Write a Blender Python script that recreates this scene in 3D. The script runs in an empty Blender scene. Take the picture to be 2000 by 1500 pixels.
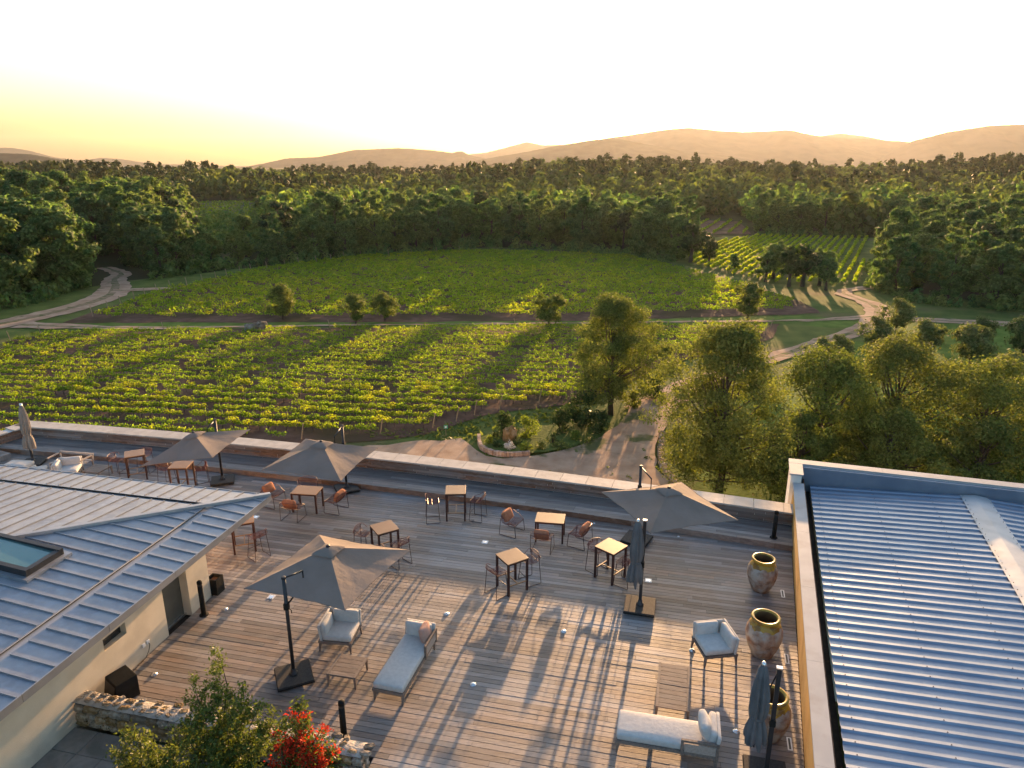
import bpy, math, random
import numpy as np
from mathutils import Vector, Matrix

random.seed(7)
RNG = np.random.default_rng(7)
R = math.radians
scene = bpy.context.scene
COL = scene.collection

# ------------------------------------------------------------------ camera
CAM_H = 11.5
cam_d = bpy.data.cameras.new('camera')
cam_d.sensor_width = 36.0
cam_d.lens = 1388.0 / 2000.0 * 36.0
cam_d.clip_start = 0.1
cam_d.clip_end = 20000.0
cam = bpy.data.objects.new('camera', cam_d)
cam.location = (0, 0, CAM_H)
cam.rotation_euler = (R(90 - 17.2), 0, 0)
COL.objects.link(cam)
scene.camera = cam

# ------------------------------------------------------------------ sky and sun
SUN_AZ, SUN_EL = R(15.9), R(6.0)
world = bpy.data.worlds.new('World')
scene.world = world
world.use_nodes = True
wn = world.node_tree
bg = wn.nodes['Background']
sky = wn.nodes.new('ShaderNodeTexSky')
sky.sky_type = 'NISHITA'
sky.sun_disc = False
sky.sun_elevation = SUN_EL
sky.sun_rotation = SUN_AZ
sky.altitude = 100
sky.air_density = 1.0
sky.dust_density = 4.0
sky.ozone_density = 2.0
wn.links.new(sky.outputs[0], bg.inputs[0])
bg.inputs[1].default_value = 0.15
sun_d = bpy.data.lights.new('sun', 'SUN')
sun_d.energy = 5.0
sun_d.angle = R(0.6)
sun_d.color = (1.0, 0.58, 0.27)
sun = bpy.data.objects.new('sun', sun_d)
sdir = Vector((math.sin(SUN_AZ) * math.cos(SUN_EL), math.cos(SUN_AZ) * math.cos(SUN_EL), math.sin(SUN_EL)))
sun.rotation_euler = sdir.to_track_quat('Z', 'Y').to_euler()
sun.location = (20, 60, 40)
COL.objects.link(sun)
vs = scene.view_settings
vs.view_transform = 'Standard'
vs.look = 'None'
vs.gamma = 1.0
vs.use_curve_mapping = False
vs.exposure = 1.97
scene.cycles.use_denoising = True
scene.cycles.use_adaptive_sampling = True
scene.cycles.adaptive_threshold = 0.02
scene.cycles.max_bounces = 6
scene.cycles.transparent_max_bounces = 6
scene.cycles.volume_bounces = 0
scene.cycles.caustics_reflective = False
scene.cycles.caustics_refractive = False
scene.cycles.sample_clamp_indirect = 6.0

GZ = -8.0                       # level of the plain below the terrace

# ------------------------------------------------------------------ helpers
def tag(o, label=None, cat=None, group=None, kind=None):
    if label: o['label'] = label
    if cat: o['category'] = cat
    if group: o['group'] = group
    if kind: o['kind'] = kind
    return o

def empty(name, loc=(0, 0, 0), rz=0.0, label=None, cat=None, group=None):
    o = bpy.data.objects.new(name, None)
    o.location = loc
    o.rotation_euler = (0, 0, rz)
    o.empty_display_size = 0.2
    COL.objects.link(o)
    return tag(o, label, cat, group)

def mesh_obj(name, me, parent=None, mats=None):
    o = bpy.data.objects.new(name, me)
    COL.objects.link(o)
    if parent is not None: o.parent = parent
    if mats is not None:
        for m in (mats if isinstance(mats, (list, tuple)) else [mats]):
            me.materials.append(m)
    return o

def copy_tree(root, loc, rz, label=None, group=None, scale=None):
    r = root.copy(); COL.objects.link(r)
    r.location = loc; r.rotation_euler = (0, 0, rz)
    if scale is not None: r.scale = scale
    if label: r['label'] = label
    if group: r['group'] = group
    for ch in list(root.children):
        c = ch.copy(); COL.objects.link(c); c.parent = r
        for g in list(ch.children):
            d = g.copy(); COL.objects.link(d); d.parent = c
    return r

def fastmesh(name, V, Q, attrs=None, smooth=False):
    V = np.asarray(V, dtype=np.float32).reshape(-1, 3)
    Q = np.asarray(Q, dtype=np.int32)
    n, k = Q.shape
    me = bpy.data.meshes.new(name)
    me.vertices.add(len(V)); me.vertices.foreach_set('co', V.ravel())
    me.loops.add(n * k); me.loops.foreach_set('vertex_index', Q.ravel())
    me.polygons.add(n)
    me.polygons.foreach_set('loop_start', np.arange(0, n * k, k, dtype=np.int32))
    me.polygons.foreach_set('loop_total', np.full(n, k, dtype=np.int32))
    if smooth: me.polygons.foreach_set('use_smooth', np.ones(n, dtype=bool))
    for a, arr in (attrs or {}).items():
        at = me.attributes.new(a, 'FLOAT', 'POINT')
        at.data.foreach_set('value', np.asarray(arr, dtype=np.float32))
    me.update(calc_edges=True)
    return me

class MB:
    def __init__(s): s.v = []; s.f = []; s.a = []; s.cur = 0.0
    def add(s, vs, fs, M=None):
        o = len(s.v)
        for p in vs:
            s.v.append(tuple(M @ Vector(p)) if M is not None else tuple(p)); s.a.append(s.cur)
        for f in fs: s.f.append(tuple(i + o for i in f))
        return s
    def box(s, c, d, rz=0.0, M=None, taper=1.0):
        x, y, z = d[0] / 2, d[1] / 2, d[2] / 2
        vs = [(-x*taper, -y*taper, -z), (x*taper, -y*taper, -z), (x*taper, y*taper, -z), (-x*taper, y*taper, -z), (-x, -y, z), (x, -y, z), (x, y, z), (-x, y, z)]
        T = Matrix.Translation(c) @ Matrix.Rotation(rz, 4, 'Z')
        if M is not None: T = M @ T
        return s.add(vs, [(0, 3, 2, 1), (4, 5, 6, 7), (0, 1, 5, 4), (1, 2, 6, 5), (2, 3, 7, 6), (3, 0, 4, 7)], T)
    def tube(s, pts, r, n=6, caps=True):
        pts = [Vector(p) for p in pts]
        rs = r if isinstance(r, (list, tuple)) else [r] * len(pts)
        vs = []; fs = []
        up = Vector((0, 0, 1))
        prev = None
        for i, p in enumerate(pts):
            t = (pts[min(i + 1, len(pts) - 1)] - pts[max(i - 1, 0)])
            if t.length < 1e-9: t = Vector((0, 0, 1))
            t.normalize()
            a = prev if prev is not None else (Vector((1, 0, 0)) if abs(t.z) > .9 else up)
            b = t.cross(a)
            if b.length < 1e-5: b = t.cross(Vector((0, 1, 0)))
            b.normalize(); a = b.cross(t).normalized(); prev = a
            for k in range(n):
                w = 2 * math.pi * k / n
                vs.append(p + a * (math.cos(w) * rs[i]) + b * (math.sin(w) * rs[i]))
        for i in range(len(pts) - 1):
            for k in range(n):
                k2 = (k + 1) % n
                fs.append((i * n + k, i * n + k2, (i + 1) * n + k2, (i + 1) * n + k))
        if caps:
            fs.append(tuple(range(n - 1, -1, -1))); fs.append(tuple((len(pts) - 1) * n + k for k in range(n)))
        return s.add(vs, fs)
    def lathe(s, prof, n=24, c=(0, 0, 0), fold=None):
        vs = []; fs = []
        for j, (r, z) in enumerate(prof):
            for k in range(n):
                w = 2 * math.pi * k / n
                rr = r * (fold(w, z) if fold else 1.0)
                vs.append((c[0] + rr * math.cos(w), c[1] + rr * math.sin(w), c[2] + z))
        for j in range(len(prof) - 1):
            for k in range(n):
                k2 = (k + 1) % n
                fs.append((j * n + k, j * n + k2, (j + 1) * n + k2, (j + 1) * n + k))
        fs.append(tuple(range(n - 1, -1, -1))); fs.append(tuple((len(prof) - 1) * n + k for k in range(n)))
        return s.add(vs, fs)
    def grid(s, fn, nu, nv):
        vs = [fn(i / nu, j / nv) for j in range(nv + 1) for i in range(nu + 1)]
        fs = [(j * (nu + 1) + i, j * (nu + 1) + i + 1, (j + 1) * (nu + 1) + i + 1, (j + 1) * (nu + 1) + i) for j in range(nv) for i in range(nu)]
        return s.add(vs, fs)
    def soft(s, c, d, r=0.05, puff=0.0, rz=0.0, M=None, n=5):
        """rounded, slightly puffed cushion block"""
        h = [d[0] / 2, d[1] / 2, d[2] / 2]
        r = min(r, min(h) * 0.98)
        def ax(hh):
            inner = [(-hh + r) + (2 * (hh - r)) * i / n for i in range(n + 1)]
            return [-hh, -hh + r * .35] + inner + [hh - r * .35, hh]
        T = Matrix.Translation(c) @ Matrix.Rotation(rz, 4, 'Z')
        if M is not None: T = M @ T
        for axis in range(3):
            u, v = [(1, 2), (2, 0), (0, 1)][axis]
            A, B = ax(h[u]), ax(h[v])
            for sg in (-1, 1):
                vs = []
                for b in B:
                    for a in A:
                        p = [0, 0, 0]; p[axis] = sg * h[axis]; p[u] = a; p[v] = b
                        q = [max(-(h[k] - r), min(h[k] - r, p[k])) for k in range(3)]
                        dv = Vector([p[k] - q[k] for k in range(3)])
                        if dv.length > 1e-9: dv.normalize()
                        o = [q[k] + dv[k] * r for k in range(3)]
                        m = min(range(3), key=lambda k: h[k])
                        oth = [k for k in range(3) if k != m]
                        w = max(0, 1 - (o[oth[0]] / h[oth[0]]) ** 2) * max(0, 1 - (o[oth[1]] / h[oth[1]]) ** 2)
                        o[m] += puff * w * (o[m] / h[m])
                        vs.append(o)
                na = len(A); fs = []
                for j in range(len(B) - 1):
                    for i in range(na - 1):
                        f = (j * na + i, j * na + i + 1, (j + 1) * na + i + 1, (j + 1) * na + i)
                        fs.append(f if sg > 0 else f[::-1])
                s.add(vs, fs, T)
        return s
    def mesh(s, name, smooth=False):
        me = bpy.data.meshes.new(name)
        me.from_pydata(s.v, [], s.f)
        if smooth: me.polygons.foreach_set('use_smooth', [True] * len(me.polygons))
        at = me.attributes.new('rnd', 'FLOAT', 'POINT'); at.data.foreach_set('value', s.a)
        me.update()
        return me
    def build(s, name, mat, parent=None, smooth=False, bevel=0.0):
        o = mesh_obj(name, s.mesh(name, smooth), parent, mat)
        if bevel:
            b = o.modifiers.new('bevel', 'BEVEL'); b.width = bevel; b.segments = 2; b.limit_method = 'ANGLE'
        return o

# ------------------------------------------------------------------ materials
def N(nt, t, **kw):
    n = nt.nodes.new(t)
    for k, v in kw.items(): setattr(n, k, v)
    return n

def mat(name, c1, c2=None, rough=0.6, metal=0.0, scale=6.0, detail=6.0, bump=0.0, bscale=None, stretch=(1, 1, 1), rot=0.0,
        spec=0.4, rnd=0.0, contrast=(0.35, 0.65), coords='Object', c3=None, s3=1.0, t3=(0.5, 0.62), rough2=None, transl=0.0, objrnd=0.0, aniso_bump=True):
    m = bpy.data.materials.new(name); m.use_nodes = True
    nt = m.node_tree; b = nt.nodes['Principled BSDF']
    tc = N(nt, 'ShaderNodeTexCoord'); mp = N(nt, 'ShaderNodeMapping')
    mp.inputs['Scale'].default_value = stretch; mp.inputs['Rotation'].default_value = (0, 0, rot)
    nt.links.new(tc.outputs[coords], mp.inputs[0])
    c2 = c2 or c1
    nz = N(nt, 'ShaderNodeTexNoise'); nz.inputs['Scale'].default_value = scale; nz.inputs['Detail'].default_value = detail
    nt.links.new(mp.outputs[0], nz.inputs['Vector'])
    rp = N(nt, 'ShaderNodeValToRGB')
    rp.color_ramp.elements[0].position = contrast[0]; rp.color_ramp.elements[1].position = contrast[1]
    rp.color_ramp.elements[0].color = (*c1, 1); rp.color_ramp.elements[1].color = (*c2, 1)
    nt.links.new(nz.outputs['Fac'], rp.inputs[0])
    out = rp.outputs[0]
    if c3 is not None:
        n3 = N(nt, 'ShaderNodeTexNoise'); n3.inputs['Scale'].default_value = s3; n3.inputs['Detail'].default_value = 7
        nt.links.new(tc.outputs[coords], n3.inputs['Vector'])
        mr = N(nt, 'ShaderNodeMapRange'); mr.inputs[1].default_value = t3[0]; mr.inputs[2].default_value = t3[1]
        nt.links.new(n3.outputs['Fac'], mr.inputs[0])
        mx = N(nt, 'ShaderNodeMix', data_type='RGBA')
        nt.links.new(mr.outputs[0], mx.inputs[0]); nt.links.new(out, mx.inputs[6]); mx.inputs[7].default_value = (*c3, 1)
        out = mx.outputs[2]
    if rnd or objrnd:
        src = None
        if rnd:
            at = N(nt, 'ShaderNodeAttribute'); at.attribute_name = 'rnd'; src = at.outputs['Fac']; amt = rnd
        else:
            oi = N(nt, 'ShaderNodeObjectInfo'); src = oi.outputs['Random']; amt = objrnd
        mr = N(nt, 'ShaderNodeMapRange'); mr.inputs[3].default_value = 1 - amt; mr.inputs[4].default_value = 1 + amt
        nt.links.new(src, mr.inputs[0])
        hs = N(nt, 'ShaderNodeHueSaturation')
        nt.links.new(out, hs.inputs['Color']); nt.links.new(mr.outputs[0], hs.inputs['Value'])
        # redder / greyer boards as well as darker / lighter ones
        m2 = N(nt, 'ShaderNodeMath', operation='MULTIPLY'); m2.inputs[1].default_value = 7.31
        m3 = N(nt, 'ShaderNodeMath', operation='FRACT')
        nt.links.new(src, m2.inputs[0]); nt.links.new(m2.outputs[0], m3.inputs[0])
        mr2 = N(nt, 'ShaderNodeMapRange'); mr2.inputs[3].default_value = 1 - amt * 1.2; mr2.inputs[4].default_value = 1 + amt * 1.2
        nt.links.new(m3.outputs[0], mr2.inputs[0]); nt.links.new(mr2.outputs[0], hs.inputs['Saturation'])
        out = hs.outputs[0]
    nt.links.new(out, b.inputs['Base Color'])
    b.inputs['Roughness'].default_value = rough
    if rough2 is not None:
        mr = N(nt, 'ShaderNodeMapRange'); mr.inputs[3].default_value = rough; mr.inputs[4].default_value = rough2
        nt.links.new(nz.outputs['Fac'], mr.inputs[0]); nt.links.new(mr.outputs[0], b.inputs['Roughness'])
    b.inputs['Metallic'].default_value = metal
    b.inputs['Specular IOR Level'].default_value = spec
    if bump:
        nb = N(nt, 'ShaderNodeTexNoise'); nb.inputs['Scale'].default_value = bscale or scale * 3; nb.inputs['Detail'].default_value = 5
        nt.links.new((mp if aniso_bump else tc).outputs[0 if aniso_bump else coords], nb.inputs['Vector'])
        bp = N(nt, 'ShaderNodeBump'); bp.inputs['Strength'].default_value = bump; bp.inputs['Distance'].default_value = 0.05
        nt.links.new(nb.outputs['Fac'], bp.inputs['Height']); nt.links.new(bp.outputs[0], b.inputs['Normal'])
    if transl:
        tr = N(nt, 'ShaderNodeBsdfTranslucent'); nt.links.new(out, tr.inputs[0])
        ms = N(nt, 'ShaderNodeMixShader'); ms.inputs[0].default_value = transl
        nt.links.new(b.outputs[0], ms.inputs[1]); nt.links.new(tr.outputs[0], ms.inputs[2])
        nt.links.new(ms.outputs[0], nt.nodes['Material Output'].inputs[0])
    return m

def leafmat(name, cols, transl=0.45, rough=0.7, tcol=(1.25, 1.2, 0.5), spec=0.12):
    """cols: ramp over a per-plant random; 'lf' attribute varies each leaf"""
    m = bpy.data.materials.new(name); m.use_nodes = True
    nt = m.node_tree; b = nt.nodes['Principled BSDF']
    oi = N(nt, 'ShaderNodeObjectInfo')
    at = N(nt, 'ShaderNodeAttribute'); at.attribute_name = 'tr'
    ad = N(nt, 'ShaderNodeMath', operation='ADD'); fr = N(nt, 'ShaderNodeMath', operation='FRACT')
    nt.links.new(oi.outputs['Random'], ad.inputs[0]); nt.links.new(at.outputs['Fac'], ad.inputs[1]); nt.links.new(ad.outputs[0], fr.inputs[0])
    rp = N(nt, 'ShaderNodeValToRGB')
    el = rp.color_ramp.elements
    while len(el) < len(cols): el.new(0.5)
    for i, c in enumerate(cols):
        el[i].position = i / max(1, len(cols) - 1); el[i].color = (*c, 1)
    nt.links.new(fr.outputs[0], rp.inputs[0])
    lf = N(nt, 'ShaderNodeAttribute'); lf.attribute_name = 'lf'
    mr = N(nt, 'ShaderNodeMapRange'); mr.inputs[3].default_value = 0.7; mr.inputs[4].default_value = 1.5
    nt.links.new(lf.outputs['Fac'], mr.inputs[0])
    hs = N(nt, 'ShaderNodeHueSaturation'); nt.links.new(rp.outputs[0], hs.inputs['Color']); nt.links.new(mr.outputs[0], hs.inputs['Value'])
    nt.links.new(hs.outputs[0], b.inputs['Base Color'])
    b.inputs['Roughness'].default_value = rough; b.inputs['Specular IOR Level'].default_value = spec
    tr = N(nt, 'ShaderNodeBsdfTranslucent')
    mu = N(nt, 'ShaderNodeMix', data_type='RGBA', blend_type='MULTIPLY'); mu.inputs[0].default_value = 1
    nt.links.new(hs.outputs[0], mu.inputs[6]); mu.inputs[7].default_value = (*tcol, 1)
    nt.links.new(mu.outputs[2], tr.inputs[0])
    ms = N(nt, 'ShaderNodeMixShader'); ms.inputs[0].default_value = transl
    nt.links.new(b.outputs[0], ms.inputs[1]); nt.links.new(tr.outputs[0], ms.inputs[2])
    nt.links.new(ms.outputs[0], nt.nodes['Material Output'].inputs[0])
    return m

TH = R(13.0)
M_deck = mat('deck_timber', (0.165, 0.132, 0.112), (0.262, 0.216, 0.19), rough=0.55, scale=2.2, stretch=(1.0, 16, 1), rot=TH, rnd=0.34, bump=0.25, bscale=6,
             c3=(0.235, 0.222, 0.218), s3=0.35, t3=(0.45, 0.62), rough2=0.75)
M_under = mat('deck_joist_dark', (0.02, 0.016, 0.014), rough=0.9)
M_wallwood = mat('cladding_timber', (0.16, 0.095, 0.065), (0.25, 0.16, 0.12), rough=0.7, scale=2.0, stretch=(1, 8, 8), rot=R(15), rnd=0.3, bump=0.2, c3=(0.21, 0.17, 0.15), s3=0.5)
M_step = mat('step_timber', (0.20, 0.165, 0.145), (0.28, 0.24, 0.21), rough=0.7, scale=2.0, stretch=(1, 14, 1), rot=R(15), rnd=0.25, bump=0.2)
M_stepshade = mat('step_timber_shaded', (0.12, 0.10, 0.092), (0.18, 0.155, 0.14), rough=0.75, scale=2.0, stretch=(1, 14, 1), rot=R(15), rnd=0.25, bump=0.2)  # same step boards, with the parapet's shade put into the colour
M_coping = mat('coping_stone', (0.40, 0.36, 0.32), (0.48, 0.44, 0.395), rough=0.8, scale=3, bump=0.15, bscale=30, objrnd=0.06, c3=(0.34, 0.31, 0.275), s3=1.2, t3=(0.55, 0.75))
M_zinc = mat('zinc_sheet', (0.235, 0.25, 0.285), (0.315, 0.33, 0.355), rough=0.42, metal=0.6, scale=1.6, detail=8, bump=0.06, bscale=3, objrnd=0.05, rough2=0.55, c3=(0.32, 0.35, 0.40), s3=5, t3=(0.45, 0.75))
M_zincedge = mat('zinc_edge', (0.30, 0.31, 0.33), (0.37, 0.375, 0.39), rough=0.45, metal=0.6, scale=2)
M_corr = mat('galvanised_sheet', (0.20, 0.245, 0.32), (0.27, 0.315, 0.385), rough=0.38, metal=0.7, scale=0.8, detail=8, rough2=0.5, c3=(0.21, 0.25, 0.32), s3=2.5, t3=(0.5, 0.8))
M_cap = mat('flashing_sheet', (0.42, 0.43, 0.44), (0.49, 0.49, 0.49), rough=0.6, metal=0.25, scale=2, c3=(0.37, 0.36, 0.35), s3=1.5, t3=(0.55, 0.8))
M_copmetal = mat('coated_coping', (0.34, 0.345, 0.355), (0.40, 0.40, 0.405), rough=0.7, spec=0.2, scale=1.5, c3=(0.29, 0.275, 0.26), s3=1.3, t3=(0.56, 0.78))
M_ochre = mat('ochre_render', (0.52, 0.30, 0.085), (0.60, 0.36, 0.12), rough=0.85, scale=1.5, bump=0.15, bscale=60, c3=(0.45, 0.25, 0.07), s3=0.8)
M_cream = mat('cream_render', (0.64, 0.55, 0.42), (0.70, 0.61, 0.48), rough=0.9, scale=2, bump=0.2, bscale=80, c3=(0.58, 0.50, 0.39), s3=0.9)
M_whitewall = mat('white_render', (0.62, 0.60, 0.56), (0.7, 0.68, 0.64), rough=0.85, scale=2)
M_door = mat('door_paint', (0.10, 0.10, 0.085), (0.12, 0.12, 0.10), rough=0.5, scale=3)
M_dark = mat('charcoal_metal', (0.022, 0.023, 0.026), (0.03, 0.03, 0.033), rough=0.45, scale=8)
M_black = mat('black_plastic', (0.012, 0.012, 0.012), (0.02, 0.02, 0.018), rough=0.85, spec=0.2, scale=8, bump=0.1)
M_base = mat('granite_slab', (0.035, 0.033, 0.032), (0.06, 0.056, 0.052), rough=0.8, scale=30, spec=0.25)
M_brown = mat('brown_metal', (0.045, 0.018, 0.014), (0.055, 0.022, 0.017), rough=0.4, scale=8)
M_wire = mat('wire_metal', (0.14, 0.045, 0.04), (0.17, 0.06, 0.05), rough=0.45, scale=8)
M_sled = mat('sled_metal', (0.05, 0.025, 0.022), (0.06, 0.03, 0.026), rough=0.45, scale=8)
M_top = mat('table_laminate', (0.24, 0.135, 0.07), (0.28, 0.16, 0.085), rough=0.45, scale=2.5, spec=0.35)
M_canopy = mat('taupe_canvas', (0.26, 0.22, 0.19), (0.30, 0.255, 0.225), rough=0.9, scale=1.5, bump=0.35, bscale=5, transl=0.32, spec=0.1)
M_grey = mat('grey_canvas', (0.115, 0.115, 0.12), (0.15, 0.15, 0.155), rough=0.9, scale=3, bump=0.3, bscale=12, spec=0.1)
M_taupe2 = mat('taupe_canvas_folded', (0.24, 0.21, 0.18), (0.29, 0.255, 0.22), rough=0.9, scale=3, bump=0.3, bscale=12, spec=0.1)
M_cush = mat('pale_fabric', (0.47, 0.455, 0.435), (0.53, 0.515, 0.49), rough=0.95, scale=12, bump=0.12, bscale=14, spec=0.1)
M_pink = mat('pink_fabric', (0.45, 0.26, 0.2), (0.5, 0.3, 0.23), rough=0.95, scale=12, bump=0.12, bscale=14, spec=0.1)
M_rust = mat('terracotta_fabric', (0.36, 0.14, 0.075), (0.42, 0.18, 0.1), rough=0.9, scale=12, bump=0.15, bscale=14, spec=0.1)
M_teak = mat('grey_teak', (0.15, 0.115, 0.095), (0.22, 0.175, 0.145), rough=0.75, scale=3, stretch=(1, 8, 8), objrnd=0.12, bump=0.1)
M_paleteak = mat('pale_teak', (0.34, 0.28, 0.24), (0.42, 0.35, 0.3), rough=0.75, scale=3, stretch=(1, 8, 8), objrnd=0.1)
M_jar = mat('weathered_terracotta', (0.20, 0.125, 0.09), (0.36, 0.25, 0.185), rough=0.9, scale=7, bump=0.5, bscale=18, c3=(0.36, 0.335, 0.30), s3=4.5, t3=(0.44, 0.60), objrnd=0.08, spec=.15)
M_glaze = mat('yellow_glaze', (0.34, 0.20, 0.018), (0.42, 0.27, 0.03), rough=0.3, scale=5, c3=(0.20, 0.10, 0.018), s3=5)
M_jarin = mat('jar_inside', (0.09, 0.05, 0.02), (0.13, 0.075, 0.03), rough=.7, scale=5)
M_steel = mat('brushed_steel', (0.7, 0.7, 0.7), (0.8, 0.8, 0.8), rough=0.25, metal=0.9, scale=10)
M_plate = mat('white_plate', (0.72, 0.72, 0.72), (0.8, 0.8, 0.8), rough=0.4, scale=10)
M_glass = mat('roof_glass', (0.10, 0.20, 0.20), (0.13, 0.24, 0.23), rough=0.08, scale=1.0, spec=0.9, metal=0.35)
M_winglass = mat('window_glass', (0.02, 0.022, 0.022), (0.03, 0.03, 0.03), rough=0.1, scale=1.0, spec=0.8)
M_stone = mat('rubble_stone', (0.22, 0.16, 0.10), (0.36, 0.27, 0.18), rough=0.9, scale=3, bump=0.3, bscale=9, objrnd=0.38, c3=(0.42, 0.37, 0.30), s3=2.5, t3=(0.5, 0.75))
M_mortar = mat('mortar', (0.36, 0.33, 0.29), (0.46, 0.42, 0.37), rough=0.95, scale=9, bump=0.5, bscale=25)
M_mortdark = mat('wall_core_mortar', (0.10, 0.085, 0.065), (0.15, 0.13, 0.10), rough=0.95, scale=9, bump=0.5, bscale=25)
M_slab = mat('patio_slab', (0.20, 0.20, 0.19), (0.27, 0.265, 0.25), rough=0.85, scale=4, bump=0.2, bscale=40, objrnd=0.08, c3=(0.16, 0.165, 0.15), s3=2)
M_slabj = mat('slab_joint', (0.05, 0.052, 0.045), rough=0.95)
M_bark = mat('bark', (0.055, 0.042, 0.03), (0.10, 0.08, 0.06), rough=0.95, scale=6, stretch=(1, 1, .2), bump=0.5)
M_vinewood = mat('vine_bark', (0.06, 0.04, 0.025), (0.09, 0.06, 0.04), rough=0.95, scale=8)
M_post = mat('post_timber', (0.28, 0.19, 0.11), (0.36, 0.25, 0.15), rough=0.85, scale=5, stretch=(6, 6, 1))
M_soil = mat('vineyard_soil', (0.095, 0.055, 0.04), (0.15, 0.092, 0.066), rough=1.0, scale=0.8, bump=0.8, bscale=3, c3=(0.075, 0.055, 0.03), s3=0.12, spec=0.05)
M_grass = mat('meadow_grass', (0.07, 0.10, 0.025), (0.12, 0.15, 0.04), rough=1.0, scale=0.35, detail=10, bump=1.0, bscale=5, c3=(0.13, 0.115, 0.055), s3=0.11, t3=(0.56, 0.7), spec=0.05)
M_lawn = mat('orchard_grass', (0.075, 0.13, 0.022), (0.13, 0.195, 0.04), rough=1.0, scale=0.5, detail=10, bump=1.0, bscale=6, c3=(0.12, 0.13, 0.045), s3=0.16, t3=(0.55, 0.72), spec=0.05)
M_track = mat('dirt_track', (0.33, 0.215, 0.145), (0.45, 0.315, 0.225), rough=1.0, scale=0.6, detail=10, bump=0.5, bscale=8, c3=(0.13, 0.135, 0.06), s3=0.5, t3=(0.6, 0.72), spec=0.05)
M_crownt = mat('track_crown', (0.22, 0.165, 0.095), (0.36, 0.255, 0.18), rough=1.0, scale=0.9, detail=10, bump=0.5, bscale=8, c3=(0.11, 0.12, 0.045), s3=0.9, t3=(0.46, 0.6), spec=0.05)
M_gravel = mat('gravel_drive', (0.32, 0.215, 0.145), (0.43, 0.31, 0.22), rough=1.0, scale=0.9, detail=12, bump=0.6, bscale=14, c3=(0.10, 0.11, 0.045), s3=0.42, t3=(0.56, 0.66), spec=0.05)
M_terrain = mat('woodland_floor', (0.035, 0.045, 0.018), (0.06, 0.07, 0.028), rough=1.0, scale=0.05, detail=12, c3=(0.07, 0.06, 0.035), s3=0.02, spec=0.02)
M_mount = mat('wooded_mountain', (0.022, 0.030, 0.020), (0.042, 0.050, 0.034), rough=1.0, scale=0.012, detail=14, c3=(0.055, 0.052, 0.04), s3=0.003, t3=(0.55, 0.7), spec=0.0)

L_wood = leafmat('woodland_leaves', [(0.075, 0.145, 0.055), (0.105, 0.185, 0.06), (0.15, 0.215, 0.065), (0.08, 0.15, 0.06), (0.165, 0.215, 0.068), (0.095, 0.17, 0.06)], transl=0.5, tcol=(1.15, 1.2, .55))
L_hill = leafmat('hill_leaves', [(0.055, 0.095, 0.04), (0.085, 0.12, 0.045), (0.11, 0.15, 0.05), (0.06, 0.095, 0.045), (0.095, 0.125, 0.055)], transl=0.45)
L_pine = leafmat('pine_needles', [(0.032, 0.052, 0.022), (0.05, 0.07, 0.028), (0.04, 0.06, 0.028)], transl=0.25, tcol=(1.2, 1.1, .6))
L_oak = leafmat('oak_leaves', [(0.105, 0.145, 0.04), (0.13, 0.16, 0.045), (0.115, 0.14, 0.042)], transl=0.45, tcol=(1.2, 1.15, .45))
L_dark = leafmat('evergreen_leaves', [(0.04, 0.07, 0.025), (0.055, 0.085, 0.03)], transl=0.3)
L_vine = leafmat('vine_leaves', [(0.12, 0.215, 0.03), (0.17, 0.265, 0.034), (0.25, 0.30, 0.036), (0.135, 0.23, 0.03), (0.205, 0.28, 0.034)], transl=0.58, tcol=(1.4, 1.3, 0.35))
L_lime = leafmat('lime_leaves', [(0.13, 0.19, 0.03), (0.16, 0.21, 0.04)], transl=0.5)
L_shrub = leafmat('shrub_leaves', [(0.10, 0.135, 0.032), (0.12, 0.15, 0.036)], transl=0.4, rough=0.5, spec=0.25)
L_olive = leafmat('olive_leaves', [(0.11, 0.145, 0.055), (0.14, 0.17, 0.065), (0.10, 0.13, 0.05)], transl=0.4)
L_red = leafmat('photinia_red', [(0.42, 0.045, 0.018), (0.5, 0.08, 0.02)], transl=0.4, tcol=(1.2, 0.8, 0.6))
L_white = leafmat('white_petals', [(0.6, 0.58, 0.52), (0.65, 0.6, 0.55)], transl=0.3, tcol=(1, 1, 1))

# ------------------------------------------------------------------ terrain
A_X = [-1.2, -0.69, -0.62, -0.5, -0.40, -0.3, -0.1, -0.04, 0.05, 0.2, 0.35, 0.42, 0.5, 0.62, 0.69, 1.2]
A_D = [-0.1, -0.1, 0.05, -0.25, -0.12, -0.35, -0.30, 0.10, 0.32, 0.28, 0.08, -0.05, 0.10, 0.28, 0.38, 0.3]
def sstep(a, b, x):
    t = np.clip((x - a) / (b - a), 0, 1); return t * t * (3 - 2 * t)
def ground(x, y):
    x = np.asarray(x, float); y = np.asarray(y, float)
    a = x / np.maximum(y, 50)
    amp = 5.2 + 10.8 * np.interp(a, A_X, A_D)
    rise = sstep(235, 620, y) * (1 - sstep(660, 1000, y))
    roll = 2.2 * np.sin(x / 61.0 + y / 97.0) * np.sin(y / 73.0 - x / 140.0) * sstep(240, 340, y) * (1 - sstep(800, 1000, y))
    left = 5.0 * sstep(75, 170, -x) * sstep(90, 150, y) * (1 - sstep(210, 270, y))
    right = 3.0 * sstep(60, 150, x) * sstep(90, 150, y) * (1 - sstep(170, 220, y))
    return GZ + amp * rise + roll + left + right

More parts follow.
